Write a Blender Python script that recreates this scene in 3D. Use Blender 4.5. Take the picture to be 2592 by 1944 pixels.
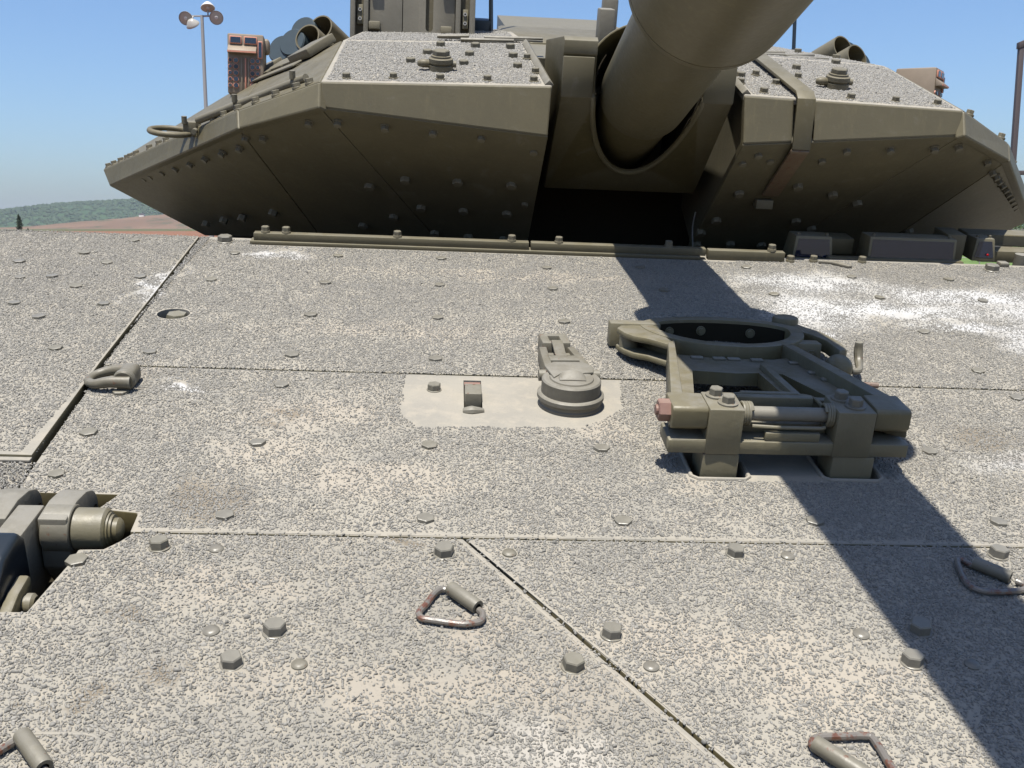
import bpy, bmesh, math, random
import numpy as np
from mathutils import Vector, Matrix
random.seed(4); rng = np.random.default_rng(4)
for o in list(bpy.data.objects): bpy.data.objects.remove(o)
S = bpy.context.scene
COL = S.collection
R = math.radians

# ------------------------------------------------------------------ camera
EYE = 2.1
cam = bpy.data.cameras.new('camera'); cam.sensor_width = 36; cam.lens = 36.11
cam.clip_start = .02; cam.clip_end = 20000
camo = bpy.data.objects.new('camera', cam); COL.objects.link(camo)
camo.location = (0, 0, EYE); camo.rotation_euler = (R(90 - 8.68), 0, 0)
S.camera = camo
# ------------------------------------------------------------------ sky, sun, exposure
SUN = Vector((-.074, -.316, .946)).normalized()
elev = math.asin(SUN.z); azim = math.atan2(SUN.x, SUN.y)
w = bpy.data.worlds.new('World'); S.world = w; w.use_nodes = True
wn = w.node_tree
sky = wn.nodes.new('ShaderNodeTexSky'); sky.sky_type = 'NISHITA'; sky.sun_disc = False
sky.sun_elevation = elev; sky.sun_rotation = azim
sky.air_density = 1.0; sky.dust_density = 1.6; sky.ozone_density = 9.0
wn.nodes['Background'].inputs['Strength'].default_value = .063
wn.links.new(sky.outputs[0], wn.nodes['Background'].inputs['Color'])
sl = bpy.data.lights.new('sun', 'SUN'); sl.energy = 3.6; sl.angle = R(.53); sl.color = (1, .95, .86)
so = bpy.data.objects.new('sun', sl); COL.objects.link(so)
so.rotation_euler = (-SUN).to_track_quat('-Z', 'Y').to_euler(); so.location = (0, -5, 30)
S.view_settings.view_transform = 'Standard'; S.view_settings.look = 'None'
S.view_settings.exposure = 1.42; S.view_settings.gamma = 1; S.view_settings.use_curve_mapping = False
S.render.engine = 'CYCLES'

# ------------------------------------------------------------------ frames
# the tank's own frame: x to the right, y up the glacis, z out of the glacis plate
_T = Vector((.9975, -.0269, .0648)).normalized()
_L = Vector((-.0493, .3829, .9226)); _L = (_L - _T * _L.dot(_T)).normalized()
_N = Vector((_L.y*_T.z-_L.z*_T.y, _L.z*_T.x-_L.x*_T.z, _L.x*_T.y-_L.y*_T.x)).normalized()
if _N.y < 0: _N = -_N
_up = Vector((0, math.cos(R(8.68)), -math.sin(R(8.68)))); _fw = Vector((0, math.sin(R(8.68)), math.cos(R(8.68)))); _rt = Vector((1, 0, 0))
ROT = Matrix([[a.dot(b) for b in (_T, _L, _N)] for a in (_rt, _fw, _up)])
TM = Matrix.Translation(Vector((0, 0, EYE)) - ROT @ Vector((0, 0, .8))) @ ROT.to_4x4()
UPT = ROT.transposed() @ Vector((0, 0, 1))      # up, in the tank frame
XC = .557                                        # the tank's middle line

# ------------------------------------------------------------------ node helper
class NT:
    def __init__(s, mat):
        mat.use_nodes = True; s.t = mat.node_tree; s.n = s.t.nodes; s.b = s.n.get('Principled BSDF')
    def val(s, sock, v):
        if hasattr(v, 'links') or isinstance(v, bpy.types.NodeSocket): s.t.links.new(v, sock)
        elif isinstance(v, (tuple, list)) and sock.type == 'RGBA' and len(v) == 3: sock.default_value = (v[0]*ALB, v[1]*ALB, v[2]*ALB, 1)
        else: sock.default_value = v
    def node(s, ty, props=None, **ins):
        x = s.n.new(ty)
        for k, v in (props or {}).items(): setattr(x, k, v)
        for k, v in ins.items():
            k2 = int(k[1:]) if k[0] == 'i' and k[1:].isdigit() else k.replace('_', ' ')
            s.val(x.inputs[k2], v)
        return x
    def noise(s, vec, scale, detail=3, rough=.55, dist=0):
        return s.node('ShaderNodeTexNoise', None, Vector=vec, Scale=scale, Detail=detail, Roughness=rough, Distortion=dist).outputs['Fac']
    def ramp(s, fac, a, b, lo=0., hi=1.):
        m = s.node('ShaderNodeMapRange', {'interpolation_type': 'SMOOTHSTEP'}, i0=fac, i1=a, i2=b, i3=lo, i4=hi); return m.outputs[0]
    def math(s, op, a, b=0., clamp=False):
        return s.node('ShaderNodeMath', {'operation': op, 'use_clamp': clamp}, i0=a, i1=b).outputs[0]
    def mix(s, f, a, b, mode='MIX'):
        m = s.node('ShaderNodeMix', {'data_type': 'RGBA', 'blend_type': mode})
        s.val(m.inputs[0], f); s.val(m.inputs[6], a); s.val(m.inputs[7], b); return m.outputs[2]
    def bump(s, h, strength, dist):
        b = s.node('ShaderNodeBump', None, Height=h, Strength=strength, Distance=dist); s.t.links.new(b.outputs[0], s.b.inputs['Normal'])

MATS = {}
ALB = .69            # every albedo is given for exposure .75
def newmat(name):
    m = bpy.data.materials.new(name); MATS[name] = m; return m, NT(m)

def paint(name, base, dust=.5, rough=.5, rust=0., spec=.4, var=.12, bump=.15):
    m, n = newmat(name)
    tc = n.node('ShaderNodeTexCoord').outputs['Object']
    oi = n.node('ShaderNodeObjectInfo').outputs['Random']
    big = n.noise(tc, 7, 5, .6); fine = n.noise(tc, 90, 4, .6)
    c = n.mix(n.ramp(big, .3, .7), tuple(x*(1-var) for x in base), tuple(min(1, x*(1+var)) for x in base))
    c = n.mix(n.math('MULTIPLY', oi, .25), c, tuple(x*.8 for x in base))
    geo = n.node('ShaderNodeNewGeometry')
    nz = n.node('ShaderNodeSeparateXYZ', None, i0=geo.outputs['True Normal']).outputs[2]
    up = n.ramp(nz, .25, .95)
    sp = n.math('ADD', n.ramp(n.noise(tc, 22, 5, .65), .38, .68), .35, True)
    c = n.mix(n.math('MULTIPLY', n.math('MULTIPLY', up, sp), dust, True), c, (.235, .222, .19))
    sm = n.ramp(n.noise(tc, 14, 6, .7, .6), .56, .72)
    c = n.mix(n.math('MULTIPLY', sm, .4), c, (.19, .175, .14))
    mp = n.node('ShaderNodeMapping', None, Vector=tc); mp.inputs['Scale'].default_value = (1, 1, .12)
    stk = n.ramp(n.noise(mp.outputs[0], 38, 5, .7), .52, .75)
    c = n.mix(n.math('MULTIPLY', stk, .34), c, tuple(x*1.9 for x in base))
    chip = n.ramp(n.noise(tc, 130, 3, .8), .70, .76)
    c = n.mix(n.math('MULTIPLY', chip, .35), c, tuple(x*.45 for x in base))
    edge = n.ramp(geo.outputs['Pointiness'], .53, .6)
    c = n.mix(n.math('MULTIPLY', edge, .35), c, (.25, .24, .20))
    if rust:
        rf = n.ramp(n.noise(tc, 55, 6, .7), .66 - .2*rust, .74 - .2*rust)
        rc = n.mix(fine, (.09, .035, .02), (.19, .09, .055)); c = n.mix(rf, c, rc)
    n.val(n.b.inputs['Base Color'], c)
    n.val(n.b.inputs['Roughness'], n.math('ADD', n.math('MULTIPLY', fine, .25), rough - .1))
    n.b.inputs['Specular IOR Level'].default_value = spec
    n.bump(n.math('ADD', fine, n.math('MULTIPLY', big, 2.)), bump, .004)
    return m
OLIVE = (.152, .13, .068)
M_P = paint('olive_paint', OLIVE, dust=.62, rough=.45, rust=.08)
M_PT = paint('olive_paint_turret', (.108, .09, .042), dust=.3, rough=.5, bump=.08, spec=.3)
M_PD = paint('dusty_paint', (.165, .15, .115), dust=.85, rough=.55)
M_PL = paint('worn_paint', (.145, .13, .092), dust=.6, rough=.45, rust=.3)
M_BOLT = paint('bolt_paint', (.155, .142, .115), dust=.55, rough=.36)
M_TB = paint('turret_bolt_paint', (.135, .115, .068), dust=.3, rough=.5, spec=.25)
M_GUN = paint('gun_sleeve_paint', (.15, .126, .062), dust=.3, rough=.45, bump=.05, var=.06)
M_BRG = paint('bare_steel_rod', (.14, .125, .11), dust=.4, rough=.3, rust=.75, spec=.6)
M_RUST = paint('rust_steel', (.16, .075, .05), dust=.3, rough=.6, rust=.8)
M_RED = paint('red_primer', (.26, .095, .07), dust=.3, rough=.5, rust=.2)
M_STRAP = paint('rusty_strap', (.15, .10, .06), dust=.3, rough=.5, rust=.5)

def plain(name, col, rough=.5, metal=0., spec=.5, var=.15):
    m, n = newmat(name)
    tc = n.node('ShaderNodeTexCoord').outputs['Object']
    f = n.noise(tc, 30, 5, .6)
    n.val(n.b.inputs['Base Color'], n.mix(f, tuple(c*(1-var) for c in col), tuple(min(1, c*(1+var)) for c in col)))
    n.b.inputs['Roughness'].default_value = rough; n.b.inputs['Metallic'].default_value = metal
    n.b.inputs['Specular IOR Level'].default_value = spec
    n.bump(f, .1, .002)
    return m
M_DARK = plain('dark_steel_and_shade', (.03, .026, .018), .95, spec=.05)  # dark steel, also painted shade in the gun channel and hinge recess
M_BLACK = plain('black_plastic', (.02, .026, .032), .28)
M_NAVY = plain('blue_cap', (.034, .052, .062), .5)
M_GLASS = plain('periscope_glass', (.012, .02, .045), .06, spec=.8)
M_GALV = plain('galvanised_steel', (.34, .34, .335), .5, .1)
M_LENS = plain('lamp_reflector', (.45, .43, .39), .3, .1)
M_LAMPW = plain('lamp_housing', (.62, .62, .61), .5)
M_BROWN = plain('brown_post_paint', (.075, .058, .055), .5)
M_ORANGE = plain('orange_outline', (.62, .27, .18), .5)
M_SENS = plain('sensor_paint', (.25, .195, .14), .55)
M_WHITE = plain('white_wall', (.75, .72, .66), .8)
M_TRUNK = plain('bark', (.1, .08, .06), .9)
M_REDGLASS = plain('red_reflector', (.5, .02, .02), .2)

# ---- deck patches: settled dust, stains and one pale spot, each an ellipse with a ragged rim (tank frame)
WHITE = [(1.02, 2.74, .24, .12), (1.16, 2.52, .32, .10), (.95, 2.50, .15, .16), (1.45, 2.66, .32, .10), (1.66, 2.50, .26, .16), (1.35, 2.38, .2, .05),
         (1.50, 2.28, .16, .10), (1.72, 2.22, .2, .16), (.86, 2.28, .10, .05), (-.50, 2.845, .10, .035), (-.735, 2.52, .03, .14),
 (1.62, 1.72, .12, .12), (-.52, 1.87, .05, .025), (1.25, 1.62, .3, .06)]
TAN = [(.13, .885, .045, .03), (-.30, 1.60, .10, .09), (-.24, 1.78, .16, .09), (.30, 1.72, .05, .05), (-.12, 1.50, .2, .06),
       (.42, 1.52, .05, .04), (.25, 2.15, .06, .1), (.06, 1.10, .05, .04), (.35, 1.08, .2, .05), (-.1, 2.25, .3, .06), (-.3, 1.2, .12, .05),
       (.5, 1.0, .15, .06), (0, .98, .3, .05), (-.62, 1.96, .06, .05), (.2, 2.72, .5, .05)]
PALE_SPOT = [(.13, .885, .075, .05)]  # soft-edged spot, paler than the deck around it
STAIN = [(1.03, 1.73, .09, .05), (-.36, 1.44, .05, .08), (-.30, 1.76, .04, .03), (-.40, 1.115, .022, .012), (-.40, .97, .03, .02), (-.33, 1.02, .03, .03), (1.2, 1.63, .2, .03), (-.06, 1.33, .02, .02)]
def deck_masks(n, vec):
    warp = n.node('ShaderNodeTexNoise', None, Vector=vec, Scale=9., Detail=5., Roughness=.65)
    off = n.node('ShaderNodeVectorMath', {'operation': 'SUBTRACT'}, i0=warp.outputs['Color'], i1=(.5, .5, .5)).outputs[0]
    off = n.node('ShaderNodeVectorMath', {'operation': 'MULTIPLY'}, i0=off, i1=(.24, .24, 0)).outputs[0]
    v = n.node('ShaderNodeVectorMath', {'operation': 'ADD'}, i0=vec, i1=off).outputs[0]
    v = n.node('ShaderNodeVectorMath', {'operation': 'MULTIPLY'}, i0=v, i1=(1, 1, 0)).outputs[0]
    outs = []
    for L in (WHITE, TAN, STAIN, PALE_SPOT):
        acc = None
        for cx, cy, rx, ry in L:
            a = n.node('ShaderNodeVectorMath', {'operation': 'SUBTRACT'}, i0=v, i1=(cx, cy, 0)).outputs[0]
            a = n.node('ShaderNodeVectorMath', {'operation': 'DIVIDE'}, i0=a, i1=(rx, ry, 1)).outputs[0]
            d = n.node('ShaderNodeVectorMath', {'operation': 'LENGTH'}, i0=a).outputs['Value']
            k = n.ramp(d, 1.35, .35) if L is not PALE_SPOT else n.ramp(d, 1.5, 0.)
            acc = k if acc is None else n.math('MAXIMUM', acc, k)
        outs.append(acc)
    return outs
def np_mask(L, p):
    m = np.zeros(len(p))
    for cx, cy, rx, ry in L:
        d = np.hypot((p[:, 0]-cx)/rx, (p[:, 1]-cy)/ry); m = np.maximum(m, np.clip((1.3-d)/.9, 0, 1))
    return m

def deck_material():
    m, n = newmat('deck_paint_with_dust')
    tc = n.node('ShaderNodeTexCoord').outputs['Object']
    wh, tn, st, spot = deck_masks(n, tc)
    a = n.noise(tc, 5, 5, .6); b = n.noise(tc, 26, 5, .65); f = n.noise(tc, 220, 3, .6)
    c = n.mix(n.ramp(a, .35, .65), (.282, .266, .23), (.325, .302, .254))
    c = n.mix(n.ramp(b, .45, .68), c, (.35, .32, .265))
    c = n.mix(n.math('MULTIPLY', tn, .5), c, (.385, .338, .275))
    c = n.mix(n.math('MULTIPLY', wh, .9), c, (.50, .50, .495))
    c = n.mix(n.math('MULTIPLY', spot, .75), c, (.46, .44, .40))
    c = n.mix(n.math('MULTIPLY', st, .6), c, (.135, .10, .06))
    c = n.mix(n.math('MULTIPLY', n.ramp(f, .5, .8), .25), c, (.15, .14, .12))
    n.val(n.b.inputs['Base Color'], c); n.b.inputs['Roughness'].default_value = .75
    n.b.inputs['Specular IOR Level'].default_value = .25
    n.bump(n.math('ADD', f, b), .25, .002)
    return m
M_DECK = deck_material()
def grain_material():
    m, n = newmat('grit_paint')
    at = n.node('ShaderNodeAttribute', {'attribute_type': 'INSTANCER', 'attribute_name': 'shade'}).outputs['Fac']
    du = n.node('ShaderNodeAttribute', {'attribute_type': 'INSTANCER', 'attribute_name': 'dusty'}).outputs['Fac']
    geo = n.node('ShaderNodeNewGeometry')
    c = n.mix(at, (.185, .178, .16), (.31, .293, .258))
    c = n.mix(du, c, (.42, .418, .41))
    n.val(n.b.inputs['Base Color'], c); n.b.inputs['Roughness'].default_value = .62
    n.b.inputs['Specular IOR Level'].default_value = .3
    return m
M_GRIT = grain_material()

# ------------------------------------------------------------------ mesh helper
class MB:
    def __init__(s): s.b = bmesh.new()
    def face(s, vs):
        try: return s.b.faces.new(vs)
        except ValueError: return None
    def poly(s, pts): return s.face([s.b.verts.new(p) for p in pts])
    def loft(s, rings, caps=True, closed=False):
        rv = [[s.b.verts.new(p) for p in r] for r in rings]; n = len(rv[0])
        m = len(rv)
        for i in range(m if closed else m-1):
            a, c = rv[i], rv[(i+1) % m]
            for j in range(n): s.face([a[j], a[(j+1) % n], c[(j+1) % n], c[j]])
        if caps and not closed: s.face(rv[0][::-1]); s.face(rv[-1])
        return s
    def box(s, x0, x1, y0, y1, z0, z1):
        return s.loft([[(x0, y0, z), (x1, y0, z), (x1, y1, z), (x0, y1, z)] for z in (z0, z1)])
    def prism(s, poly, z0, z1, f=lambda x, y, z: (x, y, z)):
        return s.loft([[f(x, y, z) for x, y in poly] for z in (z0, z1)])
    def slab(s, pts, th):
        pts = [Vector(p) for p in pts]; nn = Vector((0, 0, 0))
        for i in range(len(pts)): nn += pts[i].cross(pts[(i+1) % len(pts)])
        c = sum(pts, Vector((0, 0, 0)))/len(pts); nn = Vector((0, 0, 0))
        for i in range(len(pts)): nn += (pts[i]-c).cross(pts[(i+1) % len(pts)]-c)
        nn.normalize()
        return s.loft([[p - nn*th for p in pts], pts])
    @staticmethod
    def frame(d):
        d = Vector(d).normalized(); a = Vector((0, 0, 1)) if abs(d.z) < .9 else Vector((1, 0, 0))
        u = d.cross(a).normalized(); return d, u, d.cross(u)
    def lathe(s, o, d, prof, n=32, caps=True, a0=0., a1=2*math.pi):
        o = Vector(o); d, u, v = s.frame(d)
        return s.loft([[o + d*t + (u*math.cos(2*math.pi*k/n) + v*math.sin(2*math.pi*k/n))*r for k in range(n)] for t, r in prof], caps)
    def cyl(s, p, q, r, r2=None, n=20):
        p, q = Vector(p), Vector(q); return s.lathe(p, q-p, [(0, r), ((q-p).length, r if r2 is None else r2)], n)
    def tube(s, path, r, n=10, closed=False, sub=0):
        P = [Vector(p) for p in path]
        if sub:
            Q = []
            m = len(P)
            for i in range(m if closed else m-1):
                g = lambda k: P[k % m] if closed else P[min(max(k, 0), m-1)]
                p0, p1, p2, p3 = g(i-1), g(i), g(i+1), g(i+2)
                for j in range(sub):
                    t = j/sub
                    Q.append(.5*((2*p1)+(-p0+p2)*t+(2*p0-5*p1+4*p2-p3)*t*t+(-p0+3*p1-3*p2+p3)*t**3))
            if not closed: Q.append(P[-1])
            P = Q
        rings = []; up = None; m = len(P)
        for i in range(m):
            a = P[(i-1) % m] if (closed or i) else P[i]; c = P[(i+1) % m] if (closed or i < m-1) else P[i]
            d = (c-a).normalized()
            if up is None: _, up, _ = s.frame(d)
            up = (up - d*up.dot(d)).normalized(); v = d.cross(up)
            rr = float(np.interp(i/max(1, m-1), np.linspace(0, 1, len(r)), r)) if isinstance(r, (list, tuple)) else r
            rings.append([P[i] + (up*math.cos(2*math.pi*k/n)+v*math.sin(2*math.pi*k/n))*rr for k in range(n)])
        return s.loft(rings, True, closed)
    def bevel(s, w=.002, seg=2, ang=30):
        bmesh.ops.recalc_face_normals(s.b, faces=s.b.faces)
        es = [e for e in s.b.edges if len(e.link_faces) == 2 and e.calc_face_angle(0) > R(ang)]
        bmesh.ops.bevel(s.b, geom=es, offset=w, segments=seg, affect='EDGES', profile=.5, clamp_overlap=True)
        return s
    def mesh(s, name, recalc=True, smooth=True, ang=34):
        if recalc: bmesh.ops.recalc_face_normals(s.b, faces=s.b.faces)
        me = bpy.data.meshes.new(name); s.b.to_mesh(me); s.b.free()
        if smooth:
            me.polygons.foreach_set('use_smooth', [True]*len(me.polygons)); me.set_sharp_from_angle(angle=R(ang))
        return me

PM = {}
TANK = bpy.data.objects.new('tank', None); COL.objects.link(TANK)
_tb = TM @ Vector((XC, 3.6, 0)); TANK.location = (_tb.x, _tb.y, 0)
TANK['label'] = 'olive-grey battle tank with gritty bow deck, wedge turret and long gun'; TANK['category'] = 'tank'
BASE_INV = Matrix.Translation(TANK.location).inverted()
I4 = Matrix.Identity(4)
def part(name, me, mat, parent=None, M=None, label=None, kind=None):
    parent = parent or TANK
    if isinstance(me, MB): me = me.mesh(name)
    if mat is not None and not me.materials: me.materials.append(mat)
    o = bpy.data.objects.new(name, me); COL.objects.link(o); o.parent = parent
    M = M or I4
    o.matrix_basis = (BASE_INV @ TM @ M) if parent is TANK else (PM[parent.name].inverted() @ M)
    PM[o.name] = M
    if label: o['label'] = label
    if kind: o['kind'] = kind
    return o
def put(p, z=(0, 0, 1), roll=0., sc=1.):
    d = Vector(z).normalized(); ref = Vector((1, 0, 0)) if abs(d.x) < .9 else Vector((0, 1, 0))
    u2 = (ref - d*d.dot(ref)).normalized(); v2 = d.cross(u2)
    return Matrix.Translation(Vector(p)) @ Matrix((u2, v2, d)).transposed().to_4x4() @ Matrix.Rotation(roll, 4, 'Z') @ Matrix.Scale(sc, 4)
def boolean(o, cutters):
    for c in cutters:
        md = o.modifiers.new('cut', 'BOOLEAN'); md.operation = 'DIFFERENCE'; md.solver = 'EXACT'; md.object = c
    dg = bpy.context.evaluated_depsgraph_get()
    me = bpy.data.meshes.new_from_object(o.evaluated_get(dg)); me.name = o.data.name
    o.modifiers.clear(); o.data = me
    me.polygons.foreach_set('use_smooth', [True]*len(me.polygons)); me.set_sharp_from_angle(angle=R(34))
    for c in cutters: bpy.data.objects.remove(c)
def cutter(mb):
    o = part('cutter', mb.mesh('cutter', smooth=False), None); return o

# ------------------------------------------------------------------ hull under the plates
def hz(y, h): return (h - UPT.y*(y-3.03))/UPT.z         # tank-frame z at height h above the crest
m = MB()
prof = [(-.45, -.16), (2.9, -.16), (3.0, -.05), (3.04, -.03), (3.10, hz(3.1, -.05)), (3.3, hz(3.3, -.10)), (8.2, hz(8.2, -.10)), (8.4, hz(8.4, -1.2)), (.3, hz(.3, -1.55)), (-.45, -.45)]
m.loft([[(x, y, z) for y, z in prof] for x in (-1.30, 2.41)])
HULL = part('hull', m, M_PT)
for s in (-1, 1):                                           # side skirts
    m = MB(); x = XC + s*1.88
    m.loft([[(x+dx, y, hz(y, h)) for y, h in ((0, -.75), (8.3, -.25), (8.3, -1.5), (.2, -1.5))] for dx in (-.03, .03)]).bevel(.006)
    part('side_skirt', m, M_P, HULL)
# running gear: track bands standing on the ground
for s in (-1, 1):
    x = XC + s*1.45
    m = MB(); ring = []
    for k in range(40):
        a = 2*math.pi*k/40; cy = 4.2 + 3.4*max(-1, min(1, 1.6*math.cos(a))); ch = -1.58 + .42*math.sin(a)
        ring.append((cy, hz(cy, ch)))
    m.loft([[(x+dx, y, z) for y, z in ring] for dx in (-.3, .3)])
    part('track', m, M_DARK)

# ------------------------------------------------------------------ deck plates
LEFTLINE = [(-.732, 3.0), (-.697, 1.98), (-.674, 1.56)]
def plate(name, poly, z0, z1, bev=.0025):
    m = MB(); m.prism(poly, z0, z1).bevel(bev); bmesh.ops.recalc_face_normals(m.b, faces=m.b.faces)
    for f in m.b.faces: f.material_index = 1 if f.normal.z < .45 else 0
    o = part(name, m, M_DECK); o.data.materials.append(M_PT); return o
PL_A = plate('deck_plate', [(-.694, 1.985), (2.42, 1.985), (2.42, 3.02), (-.7285, 3.02)], -.05, 0)
PL_B = plate('deck_plate', [(-.455, 1.333), (2.42, 1.333), (2.42, 1.979), (-.69, 1.979), (-.668, 1.552), (-.66, 1.446), (-.505, 1.444), (-.522, 1.398), (-.459, 1.388)], -.05, 0)
PL_C = plate('deck_plate', [(-1.31, 1.126), (-.527, 1.132), (-.513, 1.242), (-.512, 1.283), (-.478, 1.285), (-.462, 1.306), (-.45, 1.3295), (.0325, 1.3295), (.3205, .86), (.9325, -.14), (.9325, -.42), (-1.31, -.42)], -.05, 0)
PL_D = plate('deck_plate', [(.0375, 1.3295), (2.42, 1.3295), (2.42, -.42), (.9375, -.42), (.9375, -.142), (.3262, .86)], -.05, 0)
PL_L = plate('deck_plate', [(-1.31, 1.568), (-.679, 1.562), (-.7005, 1.98), (-.7335, 3.0), (-1.31, 2.98)], -.05, .006, .003)
PL_M = plate('deck_plate', [(-1.31, 1.449), (-.666, 1.447), (-.676, 1.555), (-1.31, 1.562)], -.05, -.003)
# openings cut right through plates
c1 = cutter(MB().box(.037, .073, 1.80, 1.952, -.2, .1))
c2 = cutter(MB().prism([(.428, 1.540), (.521, 1.543), (.521, 1.66), (.428, 1.66)], -.2, .1))
c3 = cutter(MB().prism([(.66, 1.546), (.757, 1.549), (.757, 1.66), (.66, 1.66)], -.2, .1))
boolean(PL_B, [c1, c2, c3])
c4 = cutter(MB().cyl((-.637, 2.313, -.2), (-.637, 2.313, .1), .037, n=36))
boolean(PL_A, [c4])
# thin bare welds and edging strips
m = MB()
for x0, x1 in ((-.44, -.30), (-.29, -.09), (-.08, .62), (.63, 1.3), (1.31, 2.3)):
    m.box(x0, x1, 1.335, 1.340, -.0005, .0006)
m.bevel(.0004); part('edging_strip', m, M_DECK, PL_B)
for side, (a, bb) in enumerate((((.0285, 1.322), (.3150, .855)), ((.0425, 1.322), (.3315, .862)))):
    d = (Vector(bb)-Vector(a)).normalized(); nrm = Vector((-d.y, d.x)); a = Vector(a); L = (Vector(bb)-a).length
    m = MB(); t = 0
    while t < L:
        l = random.uniform(.2, .4); l = min(l, L-t)
        p, q = a+d*t, a+d*(t+l-.003); wd = .0022
        m.prism([tuple(p-nrm*wd), tuple(q-nrm*wd), tuple(q+nrm*wd), tuple(p+nrm*wd)], -.0005, random.uniform(.0006, .0011)); t += l
    m.bevel(.0004); part('weld_strip', m, M_DECK, PL_C if side == 0 else PL_D)
m = MB(); pth = [(-.45, .908), (-.385, .908), (-.366, .902), (-.362, .888), (-.366, .862), (-.372, .82)]
m.tube([(x, y, -.0012) for x, y in pth], .0032, 8, sub=4); part('weld_bead', m, M_DECK, PL_C)
m = MB(); m.box(-1.31, -.678, 1.548, 1.560, -.002, .003).bevel(.0015); part('edging_strip', m, M_DECK, PL_L)

# ------------------------------------------------------------------ bolts of the deck
def hexpts(r, z, sq=1): return [(r*math.cos(math.pi*k/3), r*math.sin(math.pi*k/3), z) for k in range(6)]
def hex_mesh(name, r, h, wash=0., wh=0.):
    m = MB(); z = 0
    if wash: m.lathe((0, 0, 0), (0, 0, 1), [(-.002, wash), (wh*.7, wash), (wh, wash*.94)], 24); z = wh
    m.loft([hexpts(r, z-.001), hexpts(r, z+h*.86), hexpts(r*.9, z+h)])
    return m.mesh(name, ang=25)
ME_HEX = hex_mesh('bolt', .0138, .0125, .0152, .0018)
ME_FLAT = hex_mesh('flat_bolt', .0150, .0058, .0, 0)
m = MB(); m.lathe((0, 0, 0), (0, 0, 1), [(-.002, .0105), (.002, .0105), (.0042, .0085), (.0052, .0045), (.0054, .0005)], 18); ME_DOME = m.mesh('rivet')
ME_BIGHEX = hex_mesh('bolt', .021, .016, .024, .004)
ME_WORN = {}
for _n, _m in (('bolt', ME_HEX), ('flat_bolt', ME_FLAT), ('rivet', ME_DOME)):
    c_ = _m.copy(); c_.materials.clear(); c_.materials.append(M_PL); ME_WORN[_n] = c_
FLAT = [(-0.6, 2.842), (-0.313, 2.85), (-0.021, 2.861), (0.278, 2.802), (-0.609, 2.585), (-0.318, 2.588), (-0.022, 2.603), (0.277, 2.603), (-0.322, 2.329), (-0.022, 2.338), (0.282, 2.336), (0.873, 2.881), (1.167, 2.817), (1.46, 2.824), (0.88, 2.618), (1.174, 2.621), (1.466, 2.624), (1.178, 2.344), (1.191, 2.084), (1.202, 1.933), (0.895, 1.662), (0.282, 1.643), (0.591, 1.397), (0.897, 1.405), (0.282, 1.386), (0.551, 2.84), (0.58, 2.623), (-0.897, 2.917), (-0.988, 2.772), (-1.122, 2.669), (-0.903, 2.686), (-0.995, 2.549), (-0.783, 2.57), (-1.068, 2.533), (-0.912, 2.475), (-1.004, 2.331), (-0.806, 2.346), (-0.916, 2.241), (-0.811, 2.048), (-0.622, 2.056), (-0.327, 2.064), (-0.323, 1.897), (-0.618, 1.84), (-0.619, 1.659), (-0.324, 1.634), (-0.619, 1.503), (-0.328, 1.382), (-0.503, 1.25), (-0.025, 1.383), (1.478, 2.345), (1.19, 1.40), (1.48, 2.06), (-.025, 1.64), (-.022, 2.064), (1.76, 2.62), (1.76, 2.34)]
DOME = [(-0.321, 1.288), (0.1, 1.289), (0.264, 1.031), (0.516, 1.293), (0.557, 1.102), (0.679, 1.041), (-0.286, 1.094), (-0.167, 1.029)]
HEX = [(-0.401, 1.29), (0.005, 1.285), (0.223, 1.095), (0.166, 1.03), (0.437, 1.297), (0.641, 1.112), (0.602, 1.044), (0.846, 1.305), (-0.207, 1.094), (-0.248, 1.03), (-0.022, 1.897), (1.25, 1.30)]
def plate_of(x, y):
    if x < -.70 and y > 1.56: return PL_L, .006
    if y > 1.982: return PL_A, 0
    if y > 1.33: return PL_B, 0
    return (PL_C if x < .035+(1.32-y)*.62 else PL_D), 0
for lst, me, nm in ((FLAT, ME_FLAT, 'flat_bolt'), (DOME, ME_DOME, 'rivet'), (HEX, ME_HEX, 'bolt')):
    for x, y in lst:
        pl, z = plate_of(x, y)
        t = (random.uniform(-.06, .06), random.uniform(-.06, .06), 1)
        part(nm, me if random.random() < .75 else ME_WORN[nm], M_BOLT, pl, put((x, y, z), t, random.uniform(0, 1.05), random.uniform(.94, 1.06)))
for x, y in ((-.652, 2.966), (1.651, 2.947)): part('bolt', ME_BIGHEX, M_BOLT, PL_A, put((x, y, 0), (0, 0, 1), .3))

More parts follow.
